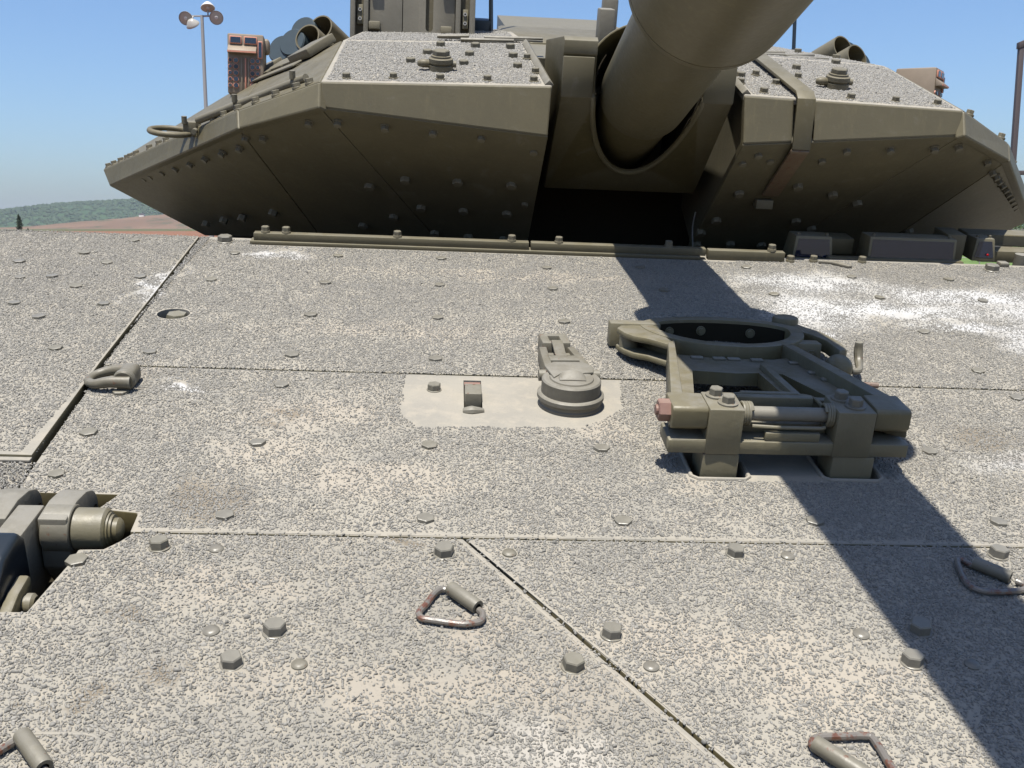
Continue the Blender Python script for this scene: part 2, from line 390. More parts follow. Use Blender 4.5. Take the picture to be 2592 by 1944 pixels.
# ------------------------------------------------------------------ grit scattered over the deck
def grit_tree(name):
    g = bpy.data.node_groups.new(name, 'GeometryNodeTree')
    g.interface.new_socket('Geometry', in_out='INPUT', socket_type='NodeSocketGeometry')
    g.interface.new_socket('Geometry', in_out='OUTPUT', socket_type='NodeSocketGeometry')
    N = lambda t: g.nodes.new(t); L = g.links.new
    gi, go = N('NodeGroupInput'), N('NodeGroupOutput')
    join = N('GeometryNodeJoinGeometry')
    for k in range(5):
        ico = N('GeometryNodeMeshIcoSphere'); ico.inputs['Radius'].default_value = 1; ico.inputs['Subdivisions'].default_value = 2
        pos = N('GeometryNodeInputPosition'); nz = N('ShaderNodeTexNoise'); nz.noise_dimensions = '4D'
        nz.inputs['W'].default_value = k*3.7; nz.inputs['Scale'].default_value = .9; nz.inputs['Detail'].default_value = 1.5
        sub = N('ShaderNodeVectorMath'); sub.operation = 'SUBTRACT'; sub.inputs[1].default_value = (.5, .5, .5)
        mul = N('ShaderNodeVectorMath'); mul.operation = 'SCALE'; mul.inputs['Scale'].default_value = 1.5
        L(pos.outputs[0], nz.inputs['Vector']); L(nz.outputs['Color'], sub.inputs[0]); L(sub.outputs[0], mul.inputs[0])
        sp = N('GeometryNodeSetPosition'); L(ico.outputs['Mesh'], sp.inputs['Geometry']); L(mul.outputs[0], sp.inputs['Offset'])
        ss = N('GeometryNodeSetShadeSmooth'); L(sp.outputs[0], ss.inputs[0])
        sm = N('GeometryNodeSetMaterial'); sm.inputs['Material'].default_value = M_GRIT; L(ss.outputs[0], sm.inputs[0])
        gti = N('GeometryNodeGeometryToInstance'); L(sm.outputs[0], gti.inputs[0]); L(gti.outputs[0], join.inputs[0])
    def attr(nm, ty):
        a = N('GeometryNodeInputNamedAttribute'); a.data_type = ty; a.inputs['Name'].default_value = nm; return a.outputs[0]
    iop = N('GeometryNodeInstanceOnPoints'); L(gi.outputs[0], iop.inputs['Points']); L(join.outputs[0], iop.inputs['Instance'])
    iop.inputs['Pick Instance'].default_value = True
    L(attr('pick', 'INT'), iop.inputs['Instance Index'])
    er = N('FunctionNodeEulerToRotation'); L(attr('rot', 'FLOAT_VECTOR'), er.inputs[0]); L(er.outputs[0], iop.inputs['Rotation'])
    L(attr('scl', 'FLOAT_VECTOR'), iop.inputs['Scale'])
    L(iop.outputs[0], go.inputs[0])
    return g
GT = grit_tree('grit_scatter')
def grit(pts, parent, size=1., M=None, base_rot=(0, 0, 0), dusty=None):
    n = len(pts)
    me = bpy.data.meshes.new('grit'); me.from_pydata([tuple(p) for p in pts], [], [])
    rot = np.stack([base_rot[0]+rng.normal(0, .22, n), base_rot[1]+rng.normal(0, .22, n), rng.uniform(0, 6.28, n)], 1)
    s = rng.lognormal(0, .26, n)*size
    scl = np.stack([.00148*s*rng.uniform(.8, 1.55, n), .00098*s*rng.uniform(.8, 1.25, n), .00142*s*rng.uniform(.55, 1.5, n)], 1)
    for nm, ty, dt, fld in (('rot', 'FLOAT_VECTOR', rot, 'vector'), ('scl', 'FLOAT_VECTOR', scl, 'vector'), ('pick', 'INT', rng.integers(0, 5, n), 'value'),
                            ('shade', 'FLOAT', np.clip(rng.normal(.45, .28, n), 0, 1), 'value'), ('dusty', 'FLOAT', np.zeros(n) if dusty is None else dusty, 'value')):
        at = me.attributes.new(nm, ty, 'POINT'); at.data.foreach_set(fld, np.ascontiguousarray(dt, dtype=np.int32 if ty == 'INT' else np.float32).ravel())
    o = part('anti_slip_grit', me, M_GRIT, parent, M, kind='stuff')
    md = o.modifiers.new('scatter', 'NODES'); md.node_group = GT
    return o
def jitter(x0, x1, y0, y1, sp):
    nx, ny = int((x1-x0)/sp), int((y1-y0)/sp)
    gx, gy = np.meshgrid(np.arange(nx), np.arange(ny))
    p = np.stack([x0+(gx+.5*(gy % 2)).ravel()*sp, y0+gy.ravel()*sp], 1) + rng.uniform(-.46, .46, (nx*ny, 2))*sp
    return p
def inpoly(p, poly):
    r = np.zeros(len(p), bool); n = len(poly); j = n-1
    for i in range(n):
        (xi, yi), (xj, yj) = poly[i], poly[j]
        c = ((yi > p[:, 1]) != (yj > p[:, 1])) & (p[:, 0] < (xj-xi)*(p[:, 1]-yi)/(yj-yi+1e-12)+xi); r ^= c; j = i
    return r
def segd(p, a, b):
    a, b = np.array(a), np.array(b); d = b-a; t = np.clip(((p-a)@d)/(d@d), 0, 1); return np.hypot(*(p-a-t[:, None]*d).T)
def smooth_noise(p, sc, seed):
    r = np.random.default_rng(seed); out = np.zeros(len(p))
    for k in range(14):
        th = r.uniform(0, 6.28); f = sc*r.uniform(.5, 1.8); out += np.sin(p[:, 0]*math.cos(th)*f+p[:, 1]*math.sin(th)*f+r.uniform(0, 6.28))
    return out/math.sqrt(7)
pts = jitter(-1.30, 2.41, -.3, 3.0, .0031)
x, y = pts.T
# thinner where the bow is outside any likely view
keep = rng.random(len(pts)) < np.clip((y-.25)/.35, .1, 1)*np.clip((2.35-x)/.5, .35, 1)
pts = pts[keep]; x, y = pts.T
prob = .70 + .05*smooth_noise(pts, 9, 1) + .07*smooth_noise(pts, 42, 2)
wm, tm_ = np_mask(WHITE, pts + .04*np.stack([smooth_noise(pts, 25, 5), smooth_noise(pts, 25, 6)], 1)), np_mask(TAN, pts + .03*np.stack([smooth_noise(pts, 30, 7), smooth_noise(pts, 30, 8)], 1))
prob -= .52*wm + .26*tm_
prob[segd(pts, (-.45, 1.336), (2.4, 1.336)) < .0085] *= .2
prob[segd(pts, (.036, 1.322), (.93, -.14)) < .0105] *= .2
prob[segd(pts, (-.69, 1.98), (2.4, 1.98)) < .0045] = 0
prob[(segd(pts, (-.70, 1.98), (-.732, 3.0)) < .0055) | (segd(pts, (-.70, 1.98), (-.672, 1.56)) < .0065)] = 0
prob[(y < 1.572) & (y > 1.543) & (x < -.66)] = 0
bare = inpoly(pts + .0025*np.stack([smooth_noise(pts, 60, 3), smooth_noise(pts, 60, 4)], 1), [(-.082, 1.976), (.365, 1.976), (.352, 1.84), (.325, 1.79), (.25, 1.735), (.16, 1.728), (-.05, 1.722), (-.085, 1.78)])
prob[bare] = 0
prob[inpoly(pts, [(.414, 1.531), (.772, 1.536), (.772, 1.67), (.414, 1.67)])] = 0
prob[np.hypot(x+.637, y-2.313) < .041] = 0
hp = [(-1.3, 1.122), (-.5245, 1.129), (-.508, 1.24), (-.506, 1.277), (-.476, 1.279), (-.457, 1.304), (-.446, 1.333), (-.455, 1.391), (-.517, 1.401), (-.502, 1.447), (-1.3, 1.452)]
prob[inpoly(pts, hp)] = 0
for bx, by in HEX: prob[np.hypot(x-bx, y-by) < .0165] = 0
for bx, by in FLAT+DOME: prob[np.hypot(x-bx, y-by) < .0125] *= .1
prob[(y > 2.94) & (x > -.57) & (x < .86)] = 0
ok = rng.random(len(pts)) < prob
pts = pts[ok]; wm = wm[ok]; x, y = pts.T
dusty = np.clip(wm*rng.uniform(0, .95, len(pts)) + .12*rng.random(len(pts)), 0, 1)
z = np.where((x < -.70) & (y > 1.56), .006, 0.) + rng.uniform(-.0003, .0007, len(pts))
P3 = np.stack([x, y, z], 1)
sel_l = (x < -.70) & (y > 1.56); sel_a = ~sel_l & (y > 1.982); sel_b = ~sel_l & ~sel_a & (y > 1.33)
sel_c = (y <= 1.33) & (x < .035+(1.32-y)*.62); sel_d = (y <= 1.33) & ~sel_c
for sel, pl, sz in ((sel_l, PL_L, 1.0), (sel_a, PL_A, 1.0), (sel_b, PL_B, 1.02), (sel_c, PL_C, 1.08), (sel_d, PL_D, 1.08)):
    grit(P3[sel], pl, sz, dusty=dusty[sel])

# ------------------------------------------------------------------ strip along the deck's top edge
m = MB(); m.box(-.578, .752, 2.948, 2.99, 0, .011).bevel(.002)
STRIP = part('splash_strip', m, M_PT)
for x0, x1 in ((-.568, .236), (.242, .768)):
    m = MB(); m.box(x0, x1, 2.956, 2.984, .0112, .033).bevel(.0025); part('splash_rail', m, M_PT, STRIP)
m = MB(); m.box(.775, 1.01, 2.957, 2.985, .001, .030).bevel(.003); part('splash_rail', m, M_PT, STRIP)
ME_SB = hex_mesh('strip_bolt', .0115, .012, .013, .006)
for x in (-.535, -.475, -.152, .185, .325, .655, .97): part('strip_bolt', ME_SB, M_TB, STRIP, put((x, 2.969, .033), (0, 0, 1), random.uniform(0, 1)))
for x, y in ((1.03, 2.965), (1.105, 2.975), (1.26, 2.985)): part('strip_bolt', ME_SB, M_TB, STRIP, put((x, y, .002), (0, 0, 1), random.uniform(0, 1)))
m = MB(); m.prism([(1.115, 2.962), (1.17, 2.962), (1.205, 2.915), (1.19, 2.91), (1.15, 2.95), (1.115, 2.955)], .0005, .010).bevel(.003); part('drip_lip', m, M_PD, STRIP)

# ------------------------------------------------------------------ turret
V = dict(I=(.275, 3.0, .478), Ib=(.2813, 2.9707, .3412), K=(.929, 3.0, .462), Kb=(.93, 2.985, .392), J=(1.204, 3.213, .343), Jb=(1.2018, 3.1991, .2901),
         T=(1.997, 4.35, -.083), Tb=(1.9497, 4.2673, -.1327), Bi=(.283, 3.495, -.115), Bk=(.5891, 3.5511, -.134), BJ=(1.0265, 3.7507, -.1844), BT=(1.5932, 4.3392, -.3468),
         Jc=(1.196, 3.1703, 0.2947), Tc=(1.9372, 4.2289, -0.1243), Kc=(0.9266, 2.9581, 0.3957), R1=(.93, 3.62, .528), I1=(.3039, 3.6352, .5449), R2=(.93, 5.0, .49), I2=(.305, 5.0, .505), Q1=(1.36, 4.6, .31), Q2=(1.72, 5.4, .08), W1=(1.9, 5.6, -.3), B5=(1.5, 5.6, -.55), R3=(.93, 6.6, .2), I3=(.1, 6.6, .2), B6=(.1, 5.6, -.55))
def tv(n, s, k=0.):
    wv, yy, zz = V[n]; p = Vector((XC+s*wv, yy, zz))
    if k:
        c = Vector((XC+s*.8, 4.3, .2)); p = p + (c-p).normalized()*k
    return p
m = MB()
for s in (-1, 1):
    b2 = bmesh.new()
    for nm in ('I', 'Ib', 'K', 'Kb', 'J', 'Jb', 'T', 'Tb', 'Bi', 'Bk', 'BJ', 'BT', 'R1', 'I1', 'R2', 'I2', 'Q1', 'W1', 'B5', 'R3'):
        p = tv(nm, s, .035)
        if nm in ('I', 'Ib', 'I1', 'I2', 'Bi'): p.x = XC + s*.30
        b2.verts.new(p)
    res = bmesh.ops.convex_hull(b2, input=b2.verts)
    bmesh.ops.delete(b2, geom=[g for g in res['geom_interior'] if isinstance(g, bmesh.types.BMVert)], context='VERTS')
    tmp = bpy.data.meshes.new('tmp'); b2.to_mesh(tmp); b2.free(); m.b.from_mesh(tmp); bpy.data.meshes.remove(tmp)
m.box(XC-.31, XC+.31, 3.63, 6.4, .11, .50); m.box(XC-.309, XC+.309, 3.96, 6.39, -.6, .109)
TUR = part('turret', m.mesh('turret', smooth=False), M_PT)
m = MB(); m.lathe(Vector((XC, 5.32, -.66))-UPT*.3, UPT, [(0, 1.72), (.64, 1.72)], 64); part('turret_ring', m, M_DARK, TUR)
def inset(ps, d):
    c = sum(ps, Vector((0, 0, 0)))/len(ps); return [p + (c-p).normalized()*d for p in ps]
ROOF = {}
for s in (-1, 1):
    def pan(name, names, th, gap, mat=M_PT, bev=.005, **kw):
        ps = inset([tv(n, s) for n in names], gap)
        if s > 0: ps = ps[::-1]
        mm = MB(); mm.slab(ps, th)
        # make sure thickness goes inward
        bmesh.ops.recalc_face_normals(mm.b, faces=mm.b.faces)
        mm.bevel(bev, 2); return part(name, mm.mesh(name, smooth=False), mat, TUR, **kw)
    if s < 0:
        pan('chin_plate', ('I', 'K', 'Kb', 'Ib'), .03, .003)
    else:
        # the right chin is broken by the strap channel
        for a, b_ in ((.275, .425), (.482, .929)):
            def at(wv, top):
                t = (wv-.275)/(.929-.275)
                p = tv('I', 1).lerp(tv('K', 1), t) if top else tv('Ib', 1).lerp(tv('Kb', 1), t)
                return p
            ps = inset([at(a, 1), at(b_, 1), at(b_, 0), at(a, 0)], .003)[::-1]
            mm = MB(); mm.slab(ps, .03).bevel(.005); part('chin_plate', mm.mesh('chin_plate', smooth=False), M_PT, TUR)
    pan('chin_plate', ('K', 'J', 'Jc', 'Kc'), .03, .003)
    pan('chin_plate', ('J', 'T', 'Tc', 'Jc'), .03, .0025)
    pan('undercut_plate', ('Ib', 'Kb', 'Bk', 'Bi'), .02, .004, bev=.0025)
    pan('undercut_plate', ('Kb', 'Jb', 'BJ', 'Bk'), .02, .004, bev=.0025)
    pan('undercut_plate', ('Jb', 'Tb', 'BT', 'BJ'), .02, .0035, bev=.0025)
    ROOF[s] = pan('roof_plate', ('K', 'I', 'I1', 'R1'), .02, .003, M_DECK)
    ROOF[s*2] = pan('roof_plate', ('R1', 'I1', 'I2', 'R2'), .02, .003, M_DECK)
    # shoulder plate along the wing
    pan('shoulder_plate', ('J', 'K', 'R1', 'Q1'), .015, .003)
    pan('shoulder_plate', ('T', 'J', 'Q1', 'Q2'), .015, .003)
    # raised panels along the shoulder's upper edge
    A, B, C_ = tv('R1', s), tv('Q1', s), tv('J', s)
    e1 = (B-A).normalized(); nr = (B-A).cross(C_-A).normalized(); nr = nr if nr.z > 0 else -nr; e2 = nr.cross(e1); e2 = e2 if (C_-A).dot(e2) > 0 else -e2
    for a0, a1, b0, b1, th in () if s > 0 else ((.05, .30, .0, .11, .030), (.31, .44, -.01, .10, .012), (.47, .62, -.01, .10, .012), (.65, .80, -.01, .11, .012), (.82, 1.08, -.02, .13, .024), (.10, 1.0, .125, .165, .008)):
        q = [A+e1*a+e2*b+nr*.004 for a, b in ((a0, b0), (a1, b0), (a1, b1), (a0, b1))]
        mm = MB(); mm.loft([q, [p+nr*th for p in q]]).bevel(.004); part('shoulder_panel', mm, M_TB, TUR)
    # flat edge strip of the roof, next to the gun
    a, b_ = tv('I', s)+Vector((s*.010, .01, .002)), tv('I1', s)+Vector((s*.014, 0, .002)); mm = MB(); mm.tube([a, b_], .013, 4).bevel(.001); part('roof_edge_strip', mm, M_PD, TUR)
# grit on the roof plates
for s in (-1, 1):
    for names, dens in ((('I', 'K', 'R1', 'I1'), 22000), (('I1', 'R1', 'R2', 'I2'), 16000)):
        a, b_, c, d = [tv(n, s) for n in names]
        u, v = rng.random((2, dens)); 
        P = np.array([(a*(1-u_)+b_*u_)*(1-v_)+(d*(1-u_)+c*u_)*v_ for u_, v_ in zip(u*.93+.045, v*.95+.03)])
        nn = (b_-a).cross(d-a); nn = nn if nn.z > 0 else -nn; nn.normalize()
        grit(P, ROOF[s if dens and names[0] == 'I' else s*2], 1.3, base_rot=(-math.atan2(nn.y, nn.z), math.atan2(nn.x, nn.z), 0), dusty=rng.uniform(0, .35, dens))
UNDER_BIG = [(-0.258, 3.31, 0.116, -0.18, -0.599, -0.78), (-0.142, 3.237, 0.156, -0.062, -0.651, -0.757), (0.022, 3.217, 0.16, -0.062, -0.651, -0.757), (0.19, 3.199, 0.161, -0.088, -0.659, -0.747), (-0.095, 3.368, 0.04, -0.062, -0.651, -0.757), (0.045, 3.357, 0.038, -0.062, -0.651, -0.757), (0.188, 3.339, 0.038, -0.088, -0.659, -0.747), (-0.188, 3.459, -0.015, -0.18, -0.599, -0.78), (-0.301, 3.572, -0.076, -0.18, -0.599, -0.78), (-0.05, 3.497, -0.075, -0.062, -0.651, -0.757), (0.068, 3.491, -0.083, -0.088, -0.659, -0.747), (0.188, 3.478, -0.085, -0.088, -0.659, -0.747), (-0.635, 3.709, -0.079, -0.29, -0.558, -0.777), (-0.779, 3.871, -0.142, -0.29, -0.558, -0.777), (-0.87, 3.969, -0.178, -0.29, -0.558, -0.777), (-0.964, 4.078, -0.222, -0.29, -0.558, -0.777), (0.908, 3.192, 0.165, 0.088, -0.659, -0.747), (0.881, 3.324, 0.045, 0.088, -0.659, -0.747), (1.087, 3.174, 0.197, 0.062, -0.651, -0.757), (1.161, 3.357, 0.046, 0.062, -0.651, -0.757), (0.85, 3.388, -0.014, 0.088, -0.659, -0.747), (0.859, 3.455, -0.073, 0.088, -0.659, -0.747), (0.979, 3.467, -0.069, 0.088, -0.659, -0.747), (1.095, 3.486, -0.072, 0.088, -0.659, -0.747), (1.221, 3.222, 0.166, 0.062, -0.651, -0.757), (1.329, 3.28, 0.129, 0.18, -0.599, -0.78), (1.236, 3.406, 0.011, 0.18, -0.599, -0.78), (1.67, 3.602, -0.032, 0.29, -0.558, -0.777)]
UNDER_SMALL = [(0.241, 3.282, 0.082, -0.088, -0.659, -0.747), (0.241, 3.046, 0.29, -0.062, -0.651, -0.757), (-0.327, 3.003, 0.373, -0.062, -0.651, -0.757), (-0.192, 2.997, 0.367, -0.062, -0.651, -0.757), (-0.054, 2.993, 0.359, -0.062, -0.651, -0.757), (0.085, 2.989, 0.351, -0.062, -0.651, -0.757), (-0.667, 3.319, 0.212, -0.29, -0.558, -0.777), (-0.741, 3.414, 0.177, -0.456, -0.568, -0.686), (-0.823, 3.529, 0.136, -0.456, -0.568, -0.686), (-0.901, 3.641, 0.095, -0.456, -0.568, -0.686), (-0.981, 3.753, 0.055, -0.456, -0.568, -0.686), (-1.057, 3.858, 0.019, -0.456, -0.568, -0.686), (-1.131, 3.964, -0.019, -0.456, -0.568, -0.686), (-1.172, 4.022, -0.04, -0.456, -0.568, -0.686), (-1.244, 4.125, -0.077, -0.456, -0.568, -0.686), (-1.312, 4.22, -0.111, -0.456, -0.568, -0.686), (-0.63, 3.236, 0.259, -0.181, -0.599, -0.78), (-0.572, 3.209, 0.266, -0.181, -0.599, -0.78), (-0.413, 3.065, 0.34, -0.181, -0.599, -0.78), (1.509, 3.038, 0.356, 0.181, -0.599, -0.78), (1.433, 3.004, 0.372, 0.062, -0.651, -0.757), (1.298, 2.999, 0.365, 0.062, -0.651, -0.757), (1.165, 2.994, 0.358, 0.062, -0.651, -0.757), (1.109, 3.06, 0.296, 0.062, -0.651, -0.757), (0.902, 2.995, 0.336, 0.062, -0.651, -0.757), (0.95, 3.053, 0.292, 0.062, -0.651, -0.757), (1.678, 3.172, 0.293, 0.181, -0.599, -0.78), (1.745, 3.252, 0.248, 0.29, -0.558, -0.777), (1.792, 3.309, 0.224, 0.29, -0.558, -0.777), (1.844, 3.381, 0.197, 0.456, -0.568, -0.686), (1.904, 3.465, 0.167, 0.456, -0.568, -0.686), (1.965, 3.549, 0.138, 0.456, -0.568, -0.686), (2.024, 3.632, 0.108, 0.456, -0.568, -0.686), (2.08, 3.712, 0.08, 0.456, -0.568, -0.686), (2.138, 3.795, 0.05, 0.456, -0.568, -0.686), (2.194, 3.874, 0.021, 0.456, -0.568, -0.686), (2.249, 3.953, -0.007, 0.456, -0.568, -0.686), (0.868, 3.055, 0.281, 0.088, -0.659, -0.747)]
ROOF_BIG = [(-0.045, 3.552, 0.53, -0.029, -0.11, 0.993), (0.069, 3.543, 0.532, -0.029, -0.11, 0.993), (0.183, 3.536, 0.535, -0.029, -0.11, 0.993), (-0.084, 3.417, 0.514, -0.029, -0.11, 0.993), (0.049, 3.406, 0.516, -0.029, -0.11, 0.993), (0.186, 3.394, 0.519, -0.029, -0.11, 0.993), (-0.132, 3.284, 0.498, -0.024, -0.106, 0.994), (0.03, 3.267, 0.5, -0.029, -0.11, 0.993), (0.193, 3.242, 0.502, -0.029, -0.11, 0.993), (1.117, 3.448, 0.52, 0.029, -0.11, 0.993), (1.445, 4.005, 0.519, 0.029, 0.028, 0.999), (1.041, 3.592, 0.538, 0.029, -0.11, 0.993), (0.884, 3.26, 0.505, 0.029, -0.11, 0.993), (1.39, 4.3, .515, 0, 0, 1), (1.30, 3.60, .530, 0, -.11, .993)]
ROOF_SMALL = [(-0.303, 3.045, 0.468, -0.024, -0.106, 0.994), (-0.171, 3.053, 0.473, -0.024, -0.106, 0.994), (-0.038, 3.051, 0.476, -0.024, -0.106, 0.994), (0.097, 3.048, 0.479, -0.024, -0.106, 0.994), (0.23, 3.051, 0.482, -0.029, -0.11, 0.993), (0.242, 3.164, 0.495, -0.029, -0.11, 0.993), (0.229, 3.369, 0.517, -0.029, -0.11, 0.993), (1.045, 3.412, 0.518, 0.029, -0.11, 0.993), (1.078, 3.299, 0.504, 0.029, -0.11, 0.993), (0.972, 3.175, 0.493, 0.029, -0.11, 0.993), (0.9, 3.042, 0.481, 0.024, -0.106, 0.994), (0.94, 3.289, 0.507, 0.029, -0.11, 0.993), (1.164, 3.051, 0.475, 0.024, -0.106, 0.994), (1.3, 3.054, 0.472, 0.024, -0.106, 0.994), (1.428, 3.055, 0.469, 0.024, -0.106, 0.994), (0.859, 3.152, 0.494, 0.029, -0.11, 0.993)]
ME_TB = hex_mesh('bolt', .0165, .020, .0, 0)
ME_TS = hex_mesh('bolt', .0118, .012, .0145, .004)
ME_RB = hex_mesh('bolt', .0155, .014, .0, 0)
for lst, me in ((UNDER_BIG, ME_TB), (UNDER_SMALL, ME_TS), (ROOF_BIG, ME_RB), (ROOF_SMALL, ME_TS)):
    for t in lst:
        if lst is UNDER_SMALL and t[1] < 3.02: t = (t[0], t[1]+.026, t[2]-.024, *t[3:])
        part('bolt', me, M_TB, TUR, put(t[:3], t[3:], random.uniform(0, 1)))
# bolts along the top of the wing edge
for s in (-1, 1):
    J, T = tv('J', s), tv('T', s)
    for t in ((.02, .10, .16, .26, .33, .48, .535, .61, .72, .77, .80, .86, .925, .98) if s < 0 else (.3, .7)):
        p = J.lerp(T, t) + Vector((-s*.012, .018, .004)); part('bolt', ME_TS, M_TB, TUR, put(p, (s*.25, .1, .96)))
    K = tv('K', s)
    for t in ((.15, .3, .55, .8) if s < 0 else (.2, .9)):
        p = K.lerp(J, t) + Vector((-s*.006, .02, .004)); part('bolt', ME_TS, M_TB, TUR, put(p, (s*.25, .1, .96)))
# lifting lugs on the roof
for s, p in ((-1, (-.0385, 3.177, .489)), (1, (1.166, 3.19, .49))):
    m = MB(); m.lathe((0, 0, 0), (0, 0, 1), [(-.005, .041), (.018, .041), (.020, .036), (.024, .036), (.026, .041), (.040, .041), (.043, .036)], 28)
    lug = part('lifting_lug', m, M_TB, TUR, put(p, (0, -.106, .994), 0, .88))
    # sub-pieces stay joined to the lug's own level of the turret
    m = MB(); m.lathe((0, 0, .043), (0, 0, 1), [(0, .0335), (.006, .0335), (.007, .031)], 24); m.loft([hexpts(.029, .05), hexpts(.029, .064), hexpts(.026, .067)])
    part('lug_bolt', m.mesh('lug_bolt', ang=25), M_TB, TUR, put(p, (0, -.106, .994), 0, .88))
    m = MB(); sx = -1
    m.tube([(sx*.03, 0, .02), (sx*.06, -.005, .022), (sx*.075, 0, .02)], [.013, .014, .009], 12, sub=3); m.tube([(.03, 0, .022), (.052, 0, .022)], .011, 12)
    part('lug_ring', m, M_TB, TUR, put(p, (0, -.106, .994), 0, .88))
# strap over the right-hand chin
for path, mat, lab in (([(3.62, .560), (3.01, .491), (2.985, .476), (2.968, .335)], M_PT, None), ([(2.9685, .333), (2.99, .318), (3.19, .155)], M_STRAP, 'rusty lower end of the strap')):
    m = MB(); rings = []; x0, x1, th = .984, 1.037, .010
    for i, (yy, zz) in enumerate(path):
        a = Vector((path[max(i-1, 0)])); b_ = Vector(path[min(i+1, len(path)-1)]); d = (b_-a).normalized(); nrm = Vector((-d.y, d.x))*th*.5
        rings.append([(x0, yy-nrm.x, zz-nrm.y), (x1, yy-nrm.x, zz-nrm.y), (x1, yy+nrm.x, zz+nrm.y), (x0, yy+nrm.x, zz+nrm.y)])
    m.loft(rings); m.bevel(.0015); part('strap', m, mat, TUR, label=lab)
m = MB(); m.box(.975, 1.03, 3.205, 3.245, .105, .135).bevel(.003); part('strap_block', m, M_TB, TUR)
m = MB(); m.tube([(.812, 3.33, .06), (.816, 3.36, .0), (.826, 3.37, -.06), (.838, 3.38, -.13)], .0022, 6, sub=4); part('wire', m, M_GALV, TUR)

# tow rod with its eye along the left wing
m = MB(); m.tube([(-.427, 3.12, .456), (-.825, 3.46, .270)], .0125, 14)
ROD = part('tow_rod', m, M_TB)
m = MB(); c = Vector((-.925, 3.50, .224)); m.tube([c + Vector((math.cos(a)*.067, math.sin(a)*.062, -.004*math.cos(a))) for a in np.linspace(0, 2*math.pi, 20, endpoint=False)], .0095, 12, True); part('rod_eye', m, M_TB, ROD)
for q in ((-.858, 3.49, .245), (-.455, 3.16, .438), (-.66, 3.33, .342)):
    m = MB(); a = Vector(q); m.box(a.x-.022, a.x+.022, a.y-.014, a.y+.02, a.z-.03, a.z+.016).bevel(.004); m.cyl(a+Vector((-.015, -.015, .01)), a+Vector((-.015, -.015, .034)), .009, n=12); m.cyl(a+Vector((.02, -.02, -.01)), a+Vector((.02, -.045, -.01)), .009, n=12)
    part('rod_clamp', m, M_TB, ROD)

# laser warning boxes on the shoulders
def warner(M, name='warning_sensor', flip=1):
    m = MB(); m.box(-.068, .068, -.05, .11, 0, .225).bevel(.006)
    W_ = part(name, m, M_SENS, None, M)
    F = -.0505
    def sub(nm, mb, mat): return part(nm, mb, mat, W_, M)
    for k, (x0, x1) in enumerate(((-.060, -.014), (-.006, .044))):
        m = MB(); m.box(x0, x1, F-.006, F, .186, .215).bevel(.002); sub('window_rim', m, M_ORANGE)
        m = MB(); m.box(x0+.004, x1-.004, F-.0075, F-.004, .190, .211); sub('window_pane', m, M_GLASS)
    m = MB(); m.loft([[(x, F, .182), (x, F-.028, .160), (x, F-.028, .150), (x, F, .150)] for x in (-.066, .042)]).bevel(.002); sub('hood', m, M_SENS)
    m = MB(); m.box(-.066, .042, F-.0305, F-.0275, .152, .158); sub('hood_trim', m, M_ORANGE)
    m = MB(); m.box(.046, .064, F-.006, F, .135, .20).bevel(.002); sub('window_rim', m, M_ORANGE)
    m = MB(); m.box(.049, .061, F-.0075, F-.004, .139, .196); sub('window_pane', m, M_GLASS)
    for col, x in enumerate((-.058, -.036, .026, .046)):
        r = .0085 if col in (1, 2) else .0065
        for k in range(5):
            zc = .125 - k*.0235
            m = MB(); m.lathe((x, F+.001, zc), (0, -1, 0), [(0, r+.0025), (.004, r+.0025)], 16); sub('lens_rim', m, M_ORANGE)
            m = MB(); m.lathe((x, F-.003, zc), (0, -1, 0), [(0, r), (.0025, r)], 16); sub('lens', m, M_GLASS if (k*3+col) % 4 else M_NAVY)
    for x in (-.014, .000, .012):
        m = MB(); m.box(x-.003, x+.003, F-.005, F, .012, .135).bevel(.0015); sub('rib', m, M_ORANGE if x == 0 else M_SENS)
    m = MB(); m.box(.05, .085, .02, .08, .165, .222).bevel(.01); m.box(-.06, .05, -.03, .1, -.03, .004).bevel(.004); sub('bracket', m, M_SENS)
YAW = lambda a: Matrix.Rotation(R(a), 4, 'Z')
TILT = Matrix.Rotation(-math.atan2(UPT.y, UPT.z)*.9, 4, 'X')
warner(Matrix.Translation((-.81, 4.22, .258)) @ TILT @ YAW(6))
warner(Matrix.Translation((1.955, 4.28, .25)) @ TILT @ YAW(52))

# smoke grenade tubes
def smoke(base, dirs, caps, flip=1):
    m = MB(); a = Vector(base); m.box(a.x-.12, a.x+.12, a.y-.02, a.y+.16, a.z-.12, a.z-.03).bevel(.01)
    L_ = part('smoke_launcher', m, M_TB)
    for (p, d), cp in zip(dirs, caps):
        p = Vector(p); d = Vector(d).normalized(); r = .058
        mm = MB(); mm.lathe(p, -d, [(0, r-.006), (0, r), (.30, r), (.32, r*.9), (.325, .02), (.31, .02), (.30, r*.8), (.03, r-.007), (0, r-.0062)], 28, caps=False)
        part('launch_tube', mm, M_TB, L_)
        if cp:
            mm = MB(); mm.lathe(p+d*.012, -d, [(0, .01), (0, r*.98), (.006, r*1.06), (.05, r*1.06), (.05, r*1.01)], 28); part('tube_cap', mm, M_NAVY, L_)
DL = (-.42, -.75, .50)
smoke((-.60, 4.78, .36), [((-.615, 4.56, .462), DL), ((-.575, 4.68, .494), DL), ((-.680, 4.60, .432), DL), ((-.732, 4.62, .402), DL), ((-.65, 4.72, .475), DL)], (0, 0, 1, 1, 1))
DR = (.42, -.75, .50)
smoke((1.78, 4.80, .32), [((1.72, 4.70, .515), DR), ((1.752, 4.60, .487), DR), ((1.79, 4.80, .48), DR), ((1.855, 4.82, .44), DR)], (0, 0, 1, 1))

